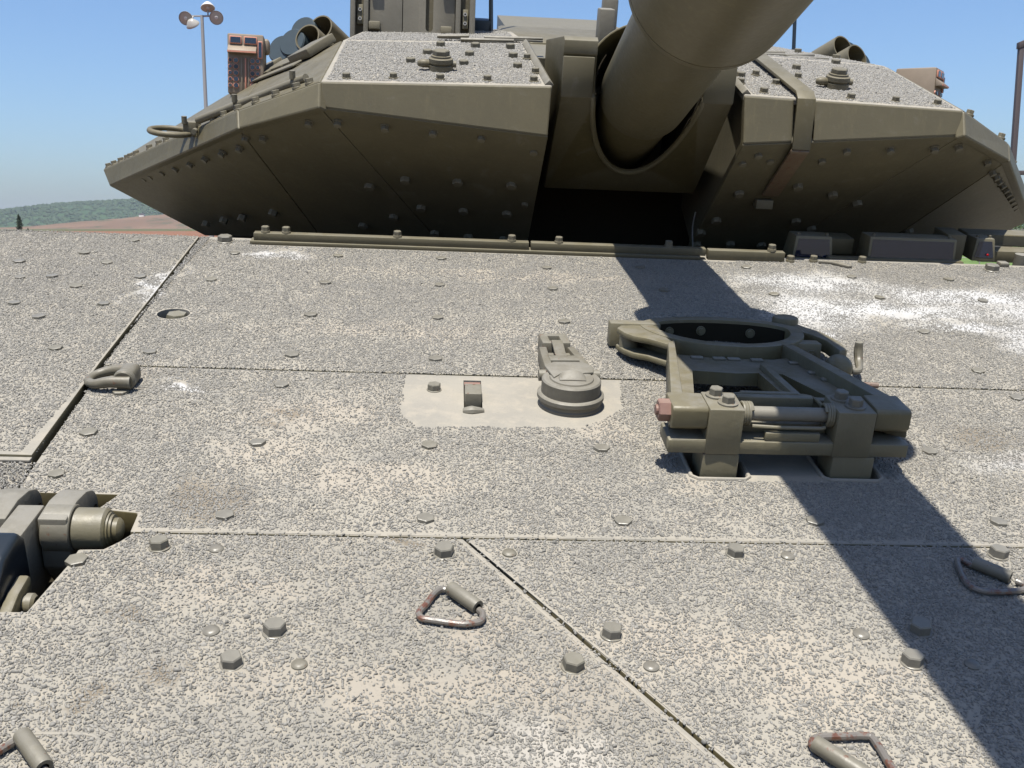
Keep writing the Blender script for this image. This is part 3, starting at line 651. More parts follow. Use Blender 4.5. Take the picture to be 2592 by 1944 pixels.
# gunner's sight housing
def box_part(name, x0, x1, y0, y1, z0, z1, mat, parent, bev=.004):
    m = MB(); m.box(x0, x1, y0, y1, z0, z1).bevel(bev); return part(name, m, mat, parent, SM)
SM = Matrix.Translation((-.165, 4.35, .40)) @ Matrix.Rotation(-math.atan2(UPT.y, UPT.z), 4, 'X')
SI = box_part('gunner_sight', -.235, .235, .02, .5, 0, .75, M_TB, None)
for x0, x1 in ((-.252, -.232), (.222, .245)): box_part('frame_post', x0, x1, -.035, .3, 0, .78, M_PD, SI)
for x0, x1 in ((-.200, -.180), (.166, .187)): box_part('frame_post', x0, x1, -.03, .02, 0, .78, M_PD, SI)
box_part('sight_door', -.178, -.0465, -.012, .022, 0, .8, M_PD, SI, .002)
# right-hand door has a slot
m = MB(); m.prism([(-.044, 0), (.164, 0), (.164, .8), (-.044, .8)], -.012, .022, lambda x, y, z: (x, z, y)); m.bevel(.002)
d2 = part('sight_door', m, M_PD, SI, SM)
m = MB(); sp = [(.047, .78), (.047, .135)] + [(.062+.015*math.cos(a), .135+.015*math.sin(a)) for a in np.linspace(math.pi, 2*math.pi, 9)[1:-1]] + [(.077, .135), (.077, .78)]
m.prism(sp, -.05, .05, lambda x, y, z: (x, z, y)); cut = part('cutter', m.mesh('cutter', smooth=False), None, None, SM); boolean(d2, [cut])
box_part('slot_backing', .03, .1, .023, .03, .05, .75, M_DARK, SI, .001)
for x, z in ((-.157, .115), (.128, .108), (-.157, .305), (.128, .305)): box_part('door_stop', x-.02, x+.025, -.05, -.013, z, z+.030, M_TB, SI)
for x in (-.215, .205):
    box_part('hinge_plate', x-.012, x+.012, -.002, .019, .14, .215, M_P, SI, .002)
    for z in (.16, .195):
        m = MB(); m.lathe((x, -.002, z), (0, -1, 0), [(0, .0075), (.006, .0075), (.006, .004), (.003, .0035)], 14, caps=False); part('cap_screw', m, M_GALV, SI, SM)
box_part('sight_hood', -.26, .25, -.07, .05, .62, .66, M_TB, SI)

# low boxes and hatches behind the roof plates
m = MB(); m.prism([(.18, 4.35), (.30, 4.25), (.62, 4.25), (.70, 4.6), (.7, 5.2), (.2, 5.2)], .42, .512).bevel(.02); RB = part('roof_hatch', m, M_PT, TUR)
for a, b_ in (((.02, 3.63, .548), (.20, 3.635, .552)), ((.10, 3.66, .556), (.30, 3.67, .56)), ((-.06, 3.70, .55), (.05, 3.7, .555)), ((1.18, 3.78, .535), (1.34, 3.95, .53)), ((1.02, 3.8, .54), (1.2, 3.86, .54))):
    m = MB(); m.tube([a, b_], .006, 4); m.box(a[0], b_[0], a[1], a[1]+.05, a[2]-.008, a[2]-.001).bevel(.002); part('roof_flap', m, M_PD, TUR)
m = MB(); m.box(.075, .155, 4.72, 4.9, .46, .555).bevel(.006); BX = part('antenna_base', m, M_NAVY)
m = MB(); m.cyl((.158, 4.72, .5), Vector((.158, 4.72, .5))+UPT*1.6, .010, .007, 10); part('antenna_rod', m, M_BLACK, BX)
m = MB(); m.box(1.57, 1.63, 4.95, 5.05, .34, .44).bevel(.006); BX = part('antenna_base', m, M_NAVY)
m = MB(); m.cyl((1.60, 5.0, .43), Vector((1.60, 5.0, .43))+UPT*1.8, .009, .006, 10); part('antenna_rod', m, M_BLACK, BX)
m = MB(); p0 = Vector((.640, 4.0, .55)); m.box(.528, .582, 3.95, 4.05, .50, .655).bevel(.006); part('sight_post', m, M_PD, TUR)
m = MB(); m.box(.60, .66, 4.4, 4.5, .5, .69).bevel(.02); part('sight_post', m, M_PD, TUR)

# ------------------------------------------------------------------ gun and mantlet
GA = Vector((.563, 3.3, .361)); GD = Vector((-.01, -1, .44)).normalized()
m = MB(); m.lathe(GA, GD, [(-.5, .118), (.22, .118), (.225, .127), (.235, .1325), (1.05, .1325), (1.05, .1155), (1.9, .1155), (3.0, .105), (4.4, .098), (4.42, .09)], 56)
GUN = part('gun_barrel', m, M_GUN)
m = MB(); m.lathe(GA, GD, [(1.006, .128), (1.010, .180), (1.020, .1862), (1.040, .187), (1.0405, .1845), (1.0435, .1845), (1.044, .187), (1.86, .187), (1.88, .18), (1.90, .12)], 64)
part('bore_evacuator', m, M_GUN, GUN)
m = MB(); m.lathe(GA, GD, [(.905, .131), (.906, .1345), (1.004, .1345), (1.005, .131)], 56); part('sleeve_collar', m, plain('dark_collar', (.10, .085, .06), .5), GUN)
u = Vector((1, 0, 0)); bp = GA + GD*.99 + GD.cross(u).normalized()*0
dn = (Vector((0, 0, -1)) - GD*GD.dot(Vector((0, 0, -1)))).normalized()
for ang in (10, -62):
    q = Matrix.Rotation(R(ang), 3, GD) @ dn; sd = GD.cross(q); c = GA + GD*.985 + q*.142
    m = MB(); m.loft([[c+GD*a+sd*b_+q*h for a, b_ in ((-.02, -.012), (-.02, .012), (.03, .022), (.03, -.022))] for h in (-.008, .012)]).bevel(.002); part('collar_clip', m, M_GUN, GUN)
# mantlet block with a channel for the gun
m = MB(); prof = [(3.02, .445), (3.02, .562), (3.014, .567), (3.014, .604), (3.04, .612), (3.62, .562), (3.62, .11), (3.36, .115)]
hw = .250
m.loft([[(XC+dx, y_, z_) for y_, z_ in prof] for dx in (-hw, hw)]).bevel(.005)
MAN = part('mantlet', m, M_PT)
d, uu, vv = GD, Vector((1, 0, 0)), None
uu = (uu - GD*uu.dot(GD)).normalized(); vv = uu.cross(GD); vv = vv if vv.z > 0 else -vv
sec = [(.157*math.cos(a), .157*math.sin(a)) for a in np.linspace(math.pi, 2*math.pi, 30)] + [(.157, .6), (-.157, .6)]
m = MB(); m.loft([[GA+GD*t+uu*a+vv*b_ for a, b_ in sec] for t in (-.28, 1.2)])
cutm = cutter(m); boolean(MAN, [cutm])
m = MB(); arc = np.linspace(math.pi*.8, math.pi*2.2, 40); rings = []
for a in arc:
    e = uu*math.cos(a)+vv*math.sin(a); p = GA+e*.1565; nf = Vector((0, -.696, -.717)); t0 = -((p-Vector((0, 3.02, .445))).dot(nf)+.004)/GD.dot(nf); t0 = max(-.1, min(.30, t0))
    rings.append([GA+GD*t+e*r for t, r in ((t0, .1565), (t0, .1535), (-.25, .1500), (-.25, .1565))])
m.loft(rings); part('channel_shade', m, M_DARK, MAN)  # dark sheet painting in the shade inside the gun channel
lip = []
for a in np.linspace(math.pi*1.0, math.pi*2.0, 36):
    e = uu*math.cos(a)+vv*math.sin(a); p = GA+e*.163; nf = Vector((0, -.696, -.717)); t0 = min(.29, -((p-Vector((0, 3.02, .445))).dot(nf))/GD.dot(nf)); lip.append(p+GD*t0)
m = MB(); m.tube(lip, .0085, 8); part('channel_lip', m, M_P, MAN)
m = MB(); arc = np.linspace(0, math.pi, 28)
m.loft([[GA+GD*t+uu*r*math.cos(a)+vv*(r*math.sin(a)+.012) for t, r in ((.28, .188), (.28, .182), (-.36, .182), (-.36, .188))] for a in arc]).bevel(.001); part('gun_shroud', m, M_PT, MAN)
for s in (-1, 1):
    x = XC + s*.205
    m = MB(); m.box(x-.045, x+.045, 3.011, 3.0195, .448, .560).bevel(.003); part('mantlet_face', m, M_PT, MAN)
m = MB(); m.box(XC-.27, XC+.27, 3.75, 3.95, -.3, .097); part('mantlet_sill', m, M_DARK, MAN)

# ------------------------------------------------------------------ driver's periscopes
def periscope(x0, x1, y, h, name, taper=.008, glass=M_GLASS):
    m = MB(); xm = (x0+x1)/2
    m.loft([[(x0, y, 0), (x1, y, 0), (x1, y+.10, 0), (x0, y+.10, 0)], [(x0+taper, y+.012, h), (x1-taper, y+.012, h), (x1-taper, y+.09, h-.004), (x0+taper, y+.09, h-.004)]]).bevel(.004)
    PS = Matrix.Translation((.018, 0, -.017)); P_ = part(name, m, M_P, None, PS)
    m = MB(); b_ = .009
    f = lambda x, z: (x, y + .012*z/h - .0012, z)
    m.slab([f(x0+b_, .012), f(x1-b_, .012), f(x1-taper-b_, h-.009), f(x0+taper+b_, h-.009)], .004); part('pane', m, glass, P_, PS)
    for x in (x0+.02, x1-.02):
        m = MB(); m.cyl((x, y+.03, h-.005), (x, y+.03, h+.006), .005, n=10); part('screw', m, M_TB, P_, PS)
    return P_
periscope(1.045, 1.175, 3.05, .076, 'periscope'); periscope(1.283, 1.565, 3.045, .083, 'periscope', .002)
periscope(1.655, 1.735, 3.12, .072, 'periscope', .010)
m = MB(); m.box(1.17, 1.60, 3.022, 3.05, -.03, .004).bevel(.003); m.box(1.16, 1.28, 3.12, 3.2, -.01, .04).bevel(.003); m.box(1.57, 1.63, 3.1, 3.2, -.01, .07).bevel(.012); part('periscope_sill', m, M_PT)
m = MB(); m.box(1.76, 2.3, 3.34, 3.42, -.02, .020).bevel(.003); m.box(1.76, 2.3, 3.24, 3.31, -.05, -.012).bevel(.003); HB = part('hatch_rim', m, M_PT)
m = MB(); m.cyl((1.80, 3.06, -.03), (1.80, 3.06, .026), .020, n=18); part('hatch_stop', m, M_PD, HB)
m = MB(); m.box(1.70, 1.73, 2.99, 3.02, .0, .014).bevel(.004); part('hatch_foot', m, M_PD, HB)
m = MB(); m.lathe((1.722, 3.1185, .005), (0, -1, 0), [(0, .004), (.004, .003)], 8); part('reflector', m, M_REDGLASS, HB)

# ------------------------------------------------------------------ travel lock
LX, LY = .585, 1.55
FT = math.atan(.11)
FM = Matrix.Translation((0, LY, .125)) @ Matrix.Rotation(-FT, 4, 'X') @ Matrix.Translation((0, -LY, 0))   # frame plane: z=0 is its top
RC = (.617, 2.172); RI, RB_ = .154, .074
def ringpt(a, g=0.):          # saddle: round in front, flatter behind
    return (RC[0]+(RI+g)*math.cos(a), RC[1]+((RI if math.sin(a) < 0 else RB_)+g)*math.sin(a))
# frame: two tapering side arms, cross member, ring
m = MB()
m.prism([(.386, 1.60), (.408, 1.60), (.482, 2.03), (.462, 2.0)], -.052, .004)
m.bevel(.003)
LOCK = part('travel_lock', m, M_P, None, FM)
def lk(nm, mb, mat=M_P, M=None): return part(nm, mb, mat, LOCK, M or FM)
m = MB(); m.prism([(.768, 1.60), (.797, 1.573), (.797, 1.61), (.735, 2.015), (.710, 2.02)], -.052, .004).bevel(.003); lk('side_arm', m)
m = MB(); n = 60; an = [2*math.pi*k/n for k in range(n)]
m.loft([[(*ringpt(a, .030), -.050), (*ringpt(a, .030), .002), (*ringpt(a), .002), (*ringpt(a), -.050)] for a in an], closed=True).bevel(.002, 2, 50); lk('clamp_ring', m)
m = MB(); m.loft([[(*ringpt(a, g), z_) for g, z_ in ((-.0005, -.049), (-.0005, -.006), (-.004, -.006), (-.004, -.049))] for a in np.linspace(.12, math.pi-.12, 34)]); lk('ring_lining', m, M_DARK)
for a in (1.75, .95, 2.35):
    c = Vector((*ringpt(a, -.004), -.024)); dd = Vector((-.3*math.cos(a), -1, 0))
    m = MB(); m.lathe(c, dd, [(0, .011), (.003, .011), (.003, .007), (.008, .007)], 14); lk('lining_bolt', m, M_P)
# web plate with two windows
m = MB(); m.prism([(.40, 1.655), (.780, 1.655), (.728, 2.0), (.68, 1.975), (.56, 1.972), (.475, 2.0)], -.046, -.020).bevel(.003)
WEB = lk('web_plate', m)
ca = cutter(MB().prism([(.450, 1.694), (.622, 1.694), (.618, 1.862), (.57, 1.855), (.486, 1.868)], -.2, .2)); cb_ = cutter(MB().prism([(.655, 1.70), (.705, 1.70), (.665, 1.858), (.648, 1.862)], -.2, .2))
for c in (ca, cb_): c.matrix_basis = BASE_INV @ TM @ FM
boolean(WEB, [ca, cb_])
for i, t in enumerate((.1, .32, .55, .78)):
    for (a, b_) in (((.50, 1.965), (.67, 1.955)), ((.712, 1.97), (.768, 1.70))):
        p = Vector(a).lerp(Vector(b_), t+.05*(i % 2)); m = MB(); m.box(p.x-.013, p.x+.013, p.y-.008, p.y+.008, -.0205, -.0155).bevel(.002); lk('weld_tack', m, M_PD)
m = MB(); m.box(.630, .645, 1.69, 1.90, -.045, -.010).bevel(.002); lk('web_rib', m)
m = MB(); m.box(.402, .788, 1.632, 1.652, -.05, -.004).bevel(.003); lk('cross_bar', m)
# left clamp jaw (open) : two curved cheeks round a boss
for z0, z1 in ((-.013, .000), (-.050, -.038)):
    m = MB(); m.prism([(.466, 1.995), (.430, 2.045), (.402, 2.065), (.386, 2.095), (.376, 2.14), (.388, 2.165), (.48, 2.185), (.465, 2.10), (.478, 2.03)], z0, z1).bevel(.003); lk('jaw_cheek', m)
m = MB(); m.cyl((.402, 2.125, -.04), (.402, 2.125, -.012), .021, n=20); lk('jaw_pin', m)
m = MB(); m.box(.366, .48, 2.168, 2.205, -.050, .004).bevel(.003); lk('jaw_bar', m)
# right latch arm with ball and hook
m = MB(); m.prism([(.758, 2.24), (.785, 2.292), (.822, 2.27), (.836, 2.225), (.858, 2.175), (.866, 2.09), (.856, 2.02), (.834, 2.01), (.836, 2.10), (.822, 2.155), (.798, 2.19), (.77, 2.205)], -.036, -.004).bevel(.006); lk('latch_arm', m)
m = MB(); m.cyl((.795, 2.262, -.045), (.795, 2.262, .012), .03, n=24); m.bevel(.006); lk('latch_boss', m)
m = MB(); m.lathe((.826, 1.985, -.038), (0, 0, 1), [(-.022, .004)] + [(.030*math.sin(a), .030*math.cos(a)) for a in np.linspace(-1.2, 1.4, 12)], 24); lk('latch_knob', m)
m = MB(); m.tube([(.856, 1.985, -.044), (.876, 1.995, -.044), (.888, 2.03, -.036), (.89, 2.045, -.015), (.889, 2.045, .006)], [.006, .007, .009, .010, .008], 10, sub=4); lk('latch_hook', m, M_PL)
m = MB(); m.box(.756, .812, 2.055, 2.09, -.05, -.003).bevel(.003); lk('latch_plate', m)
m = MB(); m.lathe((.79, 2.054, -.03), (0, -1, 0), [(0, .013), (.004, .013), (.004, .007), (.010, .007)], 16); lk('latch_screw', m, M_TB)
m = MB(); m.cyl((.84, 1.95, -.062), (.90, 1.945, -.062), .006, n=10); lk('latch_rod', m, M_RUST)
# base: beam, two blocks, hinge ends, posts
def lb(nm, mb, mat=M_P): return part(nm, mb, mat, LOCK)
m = MB(); m.box(.379, .797, 1.552, 1.625, .041, .0655).bevel(.003); lb('base_beam', m)
m = MB(); m.box(.384, .452, 1.553, 1.62, .0555, .0665); m.bevel(.002); lb('beam_lip', m)
for x0, x1 in ((.443, .503), (.664, .730)):
    m = MB(); m.box(x0, x1, 1.5495, 1.628, .0405, .1245).bevel(.003); lb('pillow_block', m)
    for q in ((x0+.022, 1.608), (x0+.036, 1.576)):
        m = MB(); m.lathe((0, 0, 0), (0, 0, 1), [(0, .0175), (.003, .0175), (.0035, .016)], 22); m.loft([hexpts(.0118, .0035), hexpts(.0118, .0145), hexpts(.0105, .016)])
        part('block_bolt', m.mesh('block_bolt', ang=25), M_PL, LOCK, put((*q, .1245), (0, 0, 1), random.uniform(0, 1)))
m = MB(); m.prism([(1.553, .090), (1.553, .120), (1.558, .1255), (1.618, .1255), (1.622, .120), (1.622, .086), (1.560, .083)], .381, .4425, lambda x, y, z: (z, x, y)).bevel(.003); lb('hinge_end', m)
m = MB(); m.prism([(1.553, .094), (1.553, .123), (1.558, .1285), (1.622, .1285), (1.626, .123), (1.626, .088), (1.560, .087)], .7305, .792, lambda x, y, z: (z, x, y)).bevel(.003); lb('hinge_end', m)
HN = put((.3805, 1.583, .107), (-1, 0, 0)); m = MB(); m.loft([hexpts(.0195, -.001), hexpts(.0195, .017), hexpts(.0175, .019)]); m.lathe((0, 0, .019), (0, 0, 1), [(0, .009), (.004, .009)], 14)
part('hinge_nut', m.mesh('hinge_nut', ang=25), M_RED, LOCK, HN, label='red primed hexagon nut')
m = MB(); m.lathe((.503, 1.578, .107), (1, 0, 0), [(0, .0125), (.161, .0125)], 20); lb('hinge_shaft', m, M_PD)
for x0, dr in ((.505, 1), (.6635, -1)):
    m = MB(); path = [(x0+dr*.0045*t/6.28, 1.578+.0185*math.cos(t), .107+.0185*math.sin(t)) for t in np.arange(0, 6.28*3.4, .35)]; m.tube(path, .0028, 7); lb('spring_coil', m)
m = MB(); z_ = .0905; m.tube([(.522, 1.562, z_), (.56, 1.558, z_), (.64, 1.558, z_), (.648, 1.562, z_)], .0033, 8); lb('spring_leg', m)
m = MB(); m.tube([(.505, 1.60, .112), (.495, 1.62, .112), (.505, 1.642, .113), (.525, 1.647, .1135), (.60, 1.647, .1135), (.64, 1.645, .113), (.652, 1.628, .112), (.656, 1.60, .111)], .0034, 8, sub=4); lb('spring_leg', m)
m = MB(); m.box(.508, .645, 1.624, 1.640, .088, .118).bevel(.003); lb('stop_bar', m)
m = MB(); m.box(.545, .640, 1.5545, 1.565, .0658, .0815).bevel(.002); lb('stop_bar', m)
m = MB(); m.box(.505, .662, 1.59, 1.625, .066, .084).bevel(.002); lb('stop_bar', m)
m = MB(); m.box(.52, .625, 1.645, 1.655, .110, .1175).bevel(.002); lb('stop_bar', m)
for x0, x1 in ((.441, .505), (.668, .742)):
    m = MB(); m.box(x0, x1, 1.5525, 1.62, -.06, .040).bevel(.0025); lb('lock_post', m)
for x0, x1, y0 in ((.424, .525, 1.536), (.656, .761, 1.541)):
    m = MB(); m.tube([(x0, 1.66, .001), (x0, y0+.01, .001), (x0+.01, y0, .001), (x1-.01, y0, .001), (x1, y0+.01, .001), (x1, 1.60, .001)], .0038, 8); lb('pit_weld', m, M_DECK)

# ------------------------------------------------------------------ filler cap with latch, slot, plug
FX, FY = .245, 1.842
m = MB(); m.lathe((FX, FY, 0), (0, 0, 1), [(0.0, 0.062), (0.0048, 0.062), (0.0072, 0.06), (0.0144, 0.06), (0.0152, 0.0635), (0.0176, 0.0655), (0.0248, 0.0655), (0.0272, 0.0625), (0.028, 0.058), (0.0528, 0.058), (0.0556, 0.055), (0.0564, 0.048), (0.0552, 0.0455), (0.0552, 0.0435), (0.058, 0.042), (0.0588, 0.036), (0.0588, 0.001)], 64)
CAP = part('filler_cap', m, M_PD)
m = MB(); m.loft([[(FX-.026+.0+a*.052, FY-.022+b_*.02+.0, 0.0588+h) for b_, h in ((0, 0), (.3, .0), (1.1, .010*math.sin(math.pi*a)**.5+.002), (.9, .013*math.sin(math.pi*a)**.5+.003), (0, .002))] for a in np.linspace(0, 1, 9)]); m.bevel(.001); part('cap_tab', m, M_PD, CAP)
m = MB(); m.prism([(FX-.036, FY-.012), (FX-.02, FY+.01), (FX+.02, FY+.014), (FX+.045, FY+.02), (FX+.048, FY+.05), (FX+.03, FY+.075), (FX-.03, FY+.072), (FX-.05, FY+.05)], .0565, .062).bevel(.0025); part('cap_bridge', m, M_PD, CAP)
# latch arm: two rails, two cross pieces, end fork
AM = Matrix.Translation((FX+.004, FY+.06, .036)) @ Matrix.Rotation(R(3.5), 4, 'Z') @ Matrix.Rotation(R(-3.2), 4, 'X')
def la(nm, mb, mat=M_PL): return part(nm, mb, mat, CAP, AM)
for s in (-1, 1):
    m = MB(); m.loft([[(s*wd-.0085, y_, z0), (s*wd+.0085, y_, z0), (s*wd+.0085, y_, z1), (s*wd-.0085, y_, z1)] for y_, wd, z0, z1 in ((0, .040, -.03, .012), (.06, .038, -.035, .012), (.17, .031, -.035, .008), (.185, .030, -.03, .0))]).bevel(.003); la('latch_rail', m)
    m = MB(); m.cyl((s*.05-.012, .01, -.002), (s*.05+.012, .01, -.002), .0115, n=16); la('latch_pivot', m)
for y0, y1, z0, z1 in ((.01, .03, -.02, .004), (.064, .098, -.012, .013), (.14, .156, -.02, .0)):
    m = MB(); m.box(-.031, .031, y0, y1, z0, z1).bevel(.003); la('latch_bridge', m)
m = MB(); m.loft([[(-.012, y_, z_-.004), (.012, y_, z_-.004), (.012, y_, z_+.004), (-.012, y_, z_+.004)] for y_, z_ in ((.098, .006), (.12, .004), (.15, .012), (.178, .018))]).bevel(.0015); la('latch_tongue', m)
m = MB(); m.box(-.031, -.012, .178, .245, -.022, .016); m.box(.012, .031, .178, .245, -.022, .016); m.box(-.0305, .0305, .228, .2455, -.0225, .0165); m.box(-.0305, .0305, .177, .196, -.0225, .0155); m.bevel(.003); la('latch_fork', m)
# bar standing in the slot
m = MB(); m.loft([[(.0385, y_, z0), (.0715, y_, z0), (.0715, y_, z1), (.0385, y_, z1)] for y_, z0, z1 in ((1.838, -.05, .019), (1.885, -.05, .021))]).bevel(.002); SB = part('slot_stop', m, M_PL)
m = MB(); m.box(.0385, .0715, 1.935, 1.950, -.045, -.003); part('slot_liner', m, M_RED, SB)
m = MB(); m.tube([(.036, 1.795, 0), (.052, 1.793, .002), (.075, 1.797, .001)], [.007, .0105, .005], 10, sub=4); part('weld_lump', m, M_PD, SB)
# bare metal plate surface: shallow pad
m = MB(); hx = hex_mesh('plug', .025, .05)
part('plug', hx, M_P, PL_A, put((-.630, 2.313, -.049), (0, 0, 1), .52))
m = MB(); m.cyl((-.637, 2.313, -.10), (-.637, 2.313, -.048), .0365, n=32); part('plug_seat', m, M_DARK, PL_A)

# ------------------------------------------------------------------ shackle
m = MB(); m.box(-.632, -.597, 1.86, 1.915, .0, .036).bevel(.011, 4); SH = part('shackle', m, M_PL)
m = MB(); m.tube([(-.600, 1.848, .02), (-.64, 1.846, .02), (-.668, 1.848, .014), (-.687, 1.872, .011), (-.680, 1.902, .012), (-.65, 1.912, .018), (-.61, 1.905, .022)], [.013, .011, .0092, .0088, .009, .0105, .013], 14, sub=5); part('shackle_bow', m, M_PL, SH)
m = MB(); m.lathe((-.613, 1.858, .022), (0, -1, 0), [(0, .021), (.010, .021), (.013, .018), (.013, .009), (.017, .008)], 26); part('shackle_pin', m, M_PL, SH)

# ------------------------------------------------------------------ lifting handles (steel loops with a sleeve)
def handle(path, sl, r=.0046):
    m = MB(); m.tube([(x, y, .007 + (0 if len(q) < 3 else q[2])) for q in path for x, y in [q[:2]]], r, 10, sub=5)
    H = part('deck_handle', m, M_BRG)
    a, b_ = Vector((*sl[0], .0125)), Vector((*sl[1], .0105)); d = b_-a; l = d.length
    m = MB(); m.lathe(a, d, [(0, r+.0003), (0, .0092), (.002, .0098), (l-.002, .0098), (l, .0092), (l, r+.0003)], 22, caps=False); part('handle_sleeve', m, M_PL, H)
handle([(.052, 1.138), (.057, 1.129), (.0545, 1.114), (.045, 1.109), (.027, 1.107), (-.012, 1.115), (-.023, 1.119), (-.026, 1.131), (-.017, 1.149), (-.008, 1.172), (.002, 1.184), (.013, 1.182), (.022, 1.172)], [(.014, 1.180), (.051, 1.139)])
handle([(.832, 1.226), (.840, 1.215), (.835, 1.206), (.82, 1.201), (.79, 1.197), (.766, 1.200), (.755, 1.218), (.760, 1.25), (.768, 1.278), (.777, 1.281), (.783, 1.268), (.79, 1.26)], [(.786, 1.266), (.825, 1.230)])
handle([(.44, .868), (.421, .884), (.424, .896), (.437, .901), (.46, .902), (.485, .903), (.494, .897), (.497, .86), (.500, .825), (.49, .817), (.472, .83), (.46, .85)], [(.421, .885), (.466, .833)])
handle([(-.41, .855), (-.397, .84), (-.41, .827), (-.44, .825), (-.47, .835), (-.47, .855), (-.458, .872), (-.446, .888), (-.437, .890), (-.425, .877)], [(-.440, .892), (-.400, .846)])

# ------------------------------------------------------------------ folding lamp bracket in its recess at the left
m = MB(); m.prism([(-1.3, 1.10), (-.45, 1.10), (-.44, 1.47), (-1.3, 1.47)], -.13, -.115); BRK = part('lamp_bracket', m, M_DARK)  # floor coloured dark in place of the recess's shade
BM = Matrix.Translation((-.017, .044, -.026))
def bk(nm, mb, mat=M_P): return part(nm, mb, mat, BRK, BM)
CY, CZ = 1.290, .029
m = MB(); m.lathe((-.555, CY, CZ), (1, 0, 0), [(0, .033), (.002, .0355), (.0395, .0355), (.041, .034), (.0415, .030)], 44); bk('hinge_barrel', m, M_PL)
m = MB(); m.lathe((-.513, CY, CZ), (1, 0, 0), [(0, .029), (.001, .031), (.042, .031), (.046, .0275), (.0465, .025), (.049, .025), (.0495, .0215), (.053, .0215), (.0535, .017), (.060, .017), (.064, .013), (.066, .006)], 44); bk('hinge_pin', m)
for x0, x1 in ((-.557, -.516), (-.645, -.600)):
    m = MB(); pr = [(1.262, -.02), (1.262, .06), (1.31, .064), (1.35, .058)] + [(1.358+.034*math.cos(a), .014+.038*math.sin(a)) for a in np.linspace(1.3, -.9, 10)] + [(1.375, -.08), (1.30, -.08)]
    m.prism(pr, x0, x1, lambda x, y, z: (z, x, y)).bevel(.003); o = bk('hinge_lug', m, M_PD)
    cc = cutter(MB().cyl((x0-.02, 1.375, .010), (x1+.02, 1.375, .010), .011, n=20)); cc.matrix_basis = BASE_INV @ TM @ BM; boolean(o, [cc])
m = MB(); pr = [(1.32, -.03), (1.318, .045), (1.30, .0615), (1.21, .0625), (1.12, .0), (1.09, -.10), (1.2, -.10)]
m.prism(pr, -.597, -.5595, lambda x, y, z: (z, x, y)).bevel(.003); bk('swing_arm', m, M_PD)
m = MB(); m.loft([[(x, 1.225, -.02), (x, 1.222, .055), (x, 1.205, .073), (x, 1.15, .066), (x, 1.12, .04), (x, 1.13, -.02)] for x in (-.72, -.5575)]).bevel(.008, 3); bk('lamp_cover', m, M_BLACK)
m = MB(); m.loft([[(x, 1.19, .01), (x, 1.185, .058), (x, 1.15, .052), (x, 1.11, .01), (x, 1.12, -.02)] for x in (-.72, -.580)]).bevel(.006, 3); bk('lamp_cover', m, M_BLACK)
m = MB(); pr = [(1.185, .012), (1.178, .022), (1.14, .018), (1.06, -.01), (1.045, -.05), (1.09, -.06), (1.145, -.05), (1.175, -.03)]
m.prism(pr, -.557, -.540, lambda x, y, z: (z, x, y)).bevel(.004); bk('link_plate', m)
m = MB(); m.lathe((-.540, 1.150, -.006), (1, 0, 0), [(0, .012), (.004, .012), (.004, .015), (.012, .015), (.016, .011), (.0165, .002)], 22); bk('link_bolt', m)
m = MB(); m.lathe((-.535, 1.085, .0), (1, 0, 0), [(-.02, .013), (0, .013), (.004, .009)], 18); bk('link_bolt', m)
m = MB(); m.box(-.72, -.56, 1.10, 1.13, -.01, .004).bevel(.002); bk('cable_clip', m, M_RUST)

# ================================================================== background
def top(name, mb_or_me, mat, label, cat, loc=(0, 0, 0), parent=None, group=None, kind=None):
    me = mb_or_me.mesh(name) if isinstance(mb_or_me, MB) else mb_or_me
    if mat is not None and me is not None and not me.materials: me.materials.append(mat)
    o = bpy.data.objects.new(name, me); COL.objects.link(o); o.location = loc
    if parent: o.parent = parent
    if label: o['label'] = label
    if cat: o['category'] = cat
    if group: o['group'] = group
    if kind: o['kind'] = kind
    return o
def ground_mat():
    m, n = newmat('field_soil')
    tc = n.node('ShaderNodeTexCoord').outputs['Object']
    sep = n.node('ShaderNodeSeparateXYZ', None, i0=tc); yy = sep.outputs[1]
    wob = n.math('ADD', yy, n.math('MULTIPLY', n.noise(tc, .004, 4), 200.))
    a = n.noise(tc, .02, 6, .6); b = n.noise(tc, .3, 5, .6)
    c = n.mix(n.ramp(a, .35, .65), (.20, .092, .056), (.24, .125, .08))
    c = n.mix(n.math('MULTIPLY', b, .4), c, (.23, .145, .10))
    g = n.math('MULTIPLY', n.ramp(wob, 620, 700), n.ramp(wob, 1500, 1300))
    c = n.mix(g, c, (.105, .105, .05))
    c = n.mix(n.ramp(wob, 1400, 1500), c, (.19, .15, .115))
    n.val(n.b.inputs['Base Color'], c); n.b.inputs['Roughness'].default_value = .95; n.b.inputs['Specular IOR Level'].default_value = .1
    n.bump(b, .6, .3)
    return m
m = MB(); m.poly([(-9000, -300, 0), (9000, -300, 0), (9000, 9000, 0), (-9000, 9000, 0)])
top('ground', m, ground_mat(), None, None, kind='structure')
def asphalt():
    m, n = newmat('yard_gravel'); tc = n.node('ShaderNodeTexCoord').outputs['Object']
    a = n.noise(tc, .6, 6, .65); b = n.noise(tc, 30, 4)
    n.val(n.b.inputs['Base Color'], n.mix(n.math('MULTIPLY', b, a), (.16, .15, .125), (.25, .23, .20))); n.b.inputs['Roughness'].default_value = .95
    n.bump(b, .6, .01); return m
m = MB(); m.poly([(-14, -25, .006), (26, -25, .006), (26, 30, .006), (-14, 30, .006)])
top('yard', m, asphalt(), None, None, kind='structure')
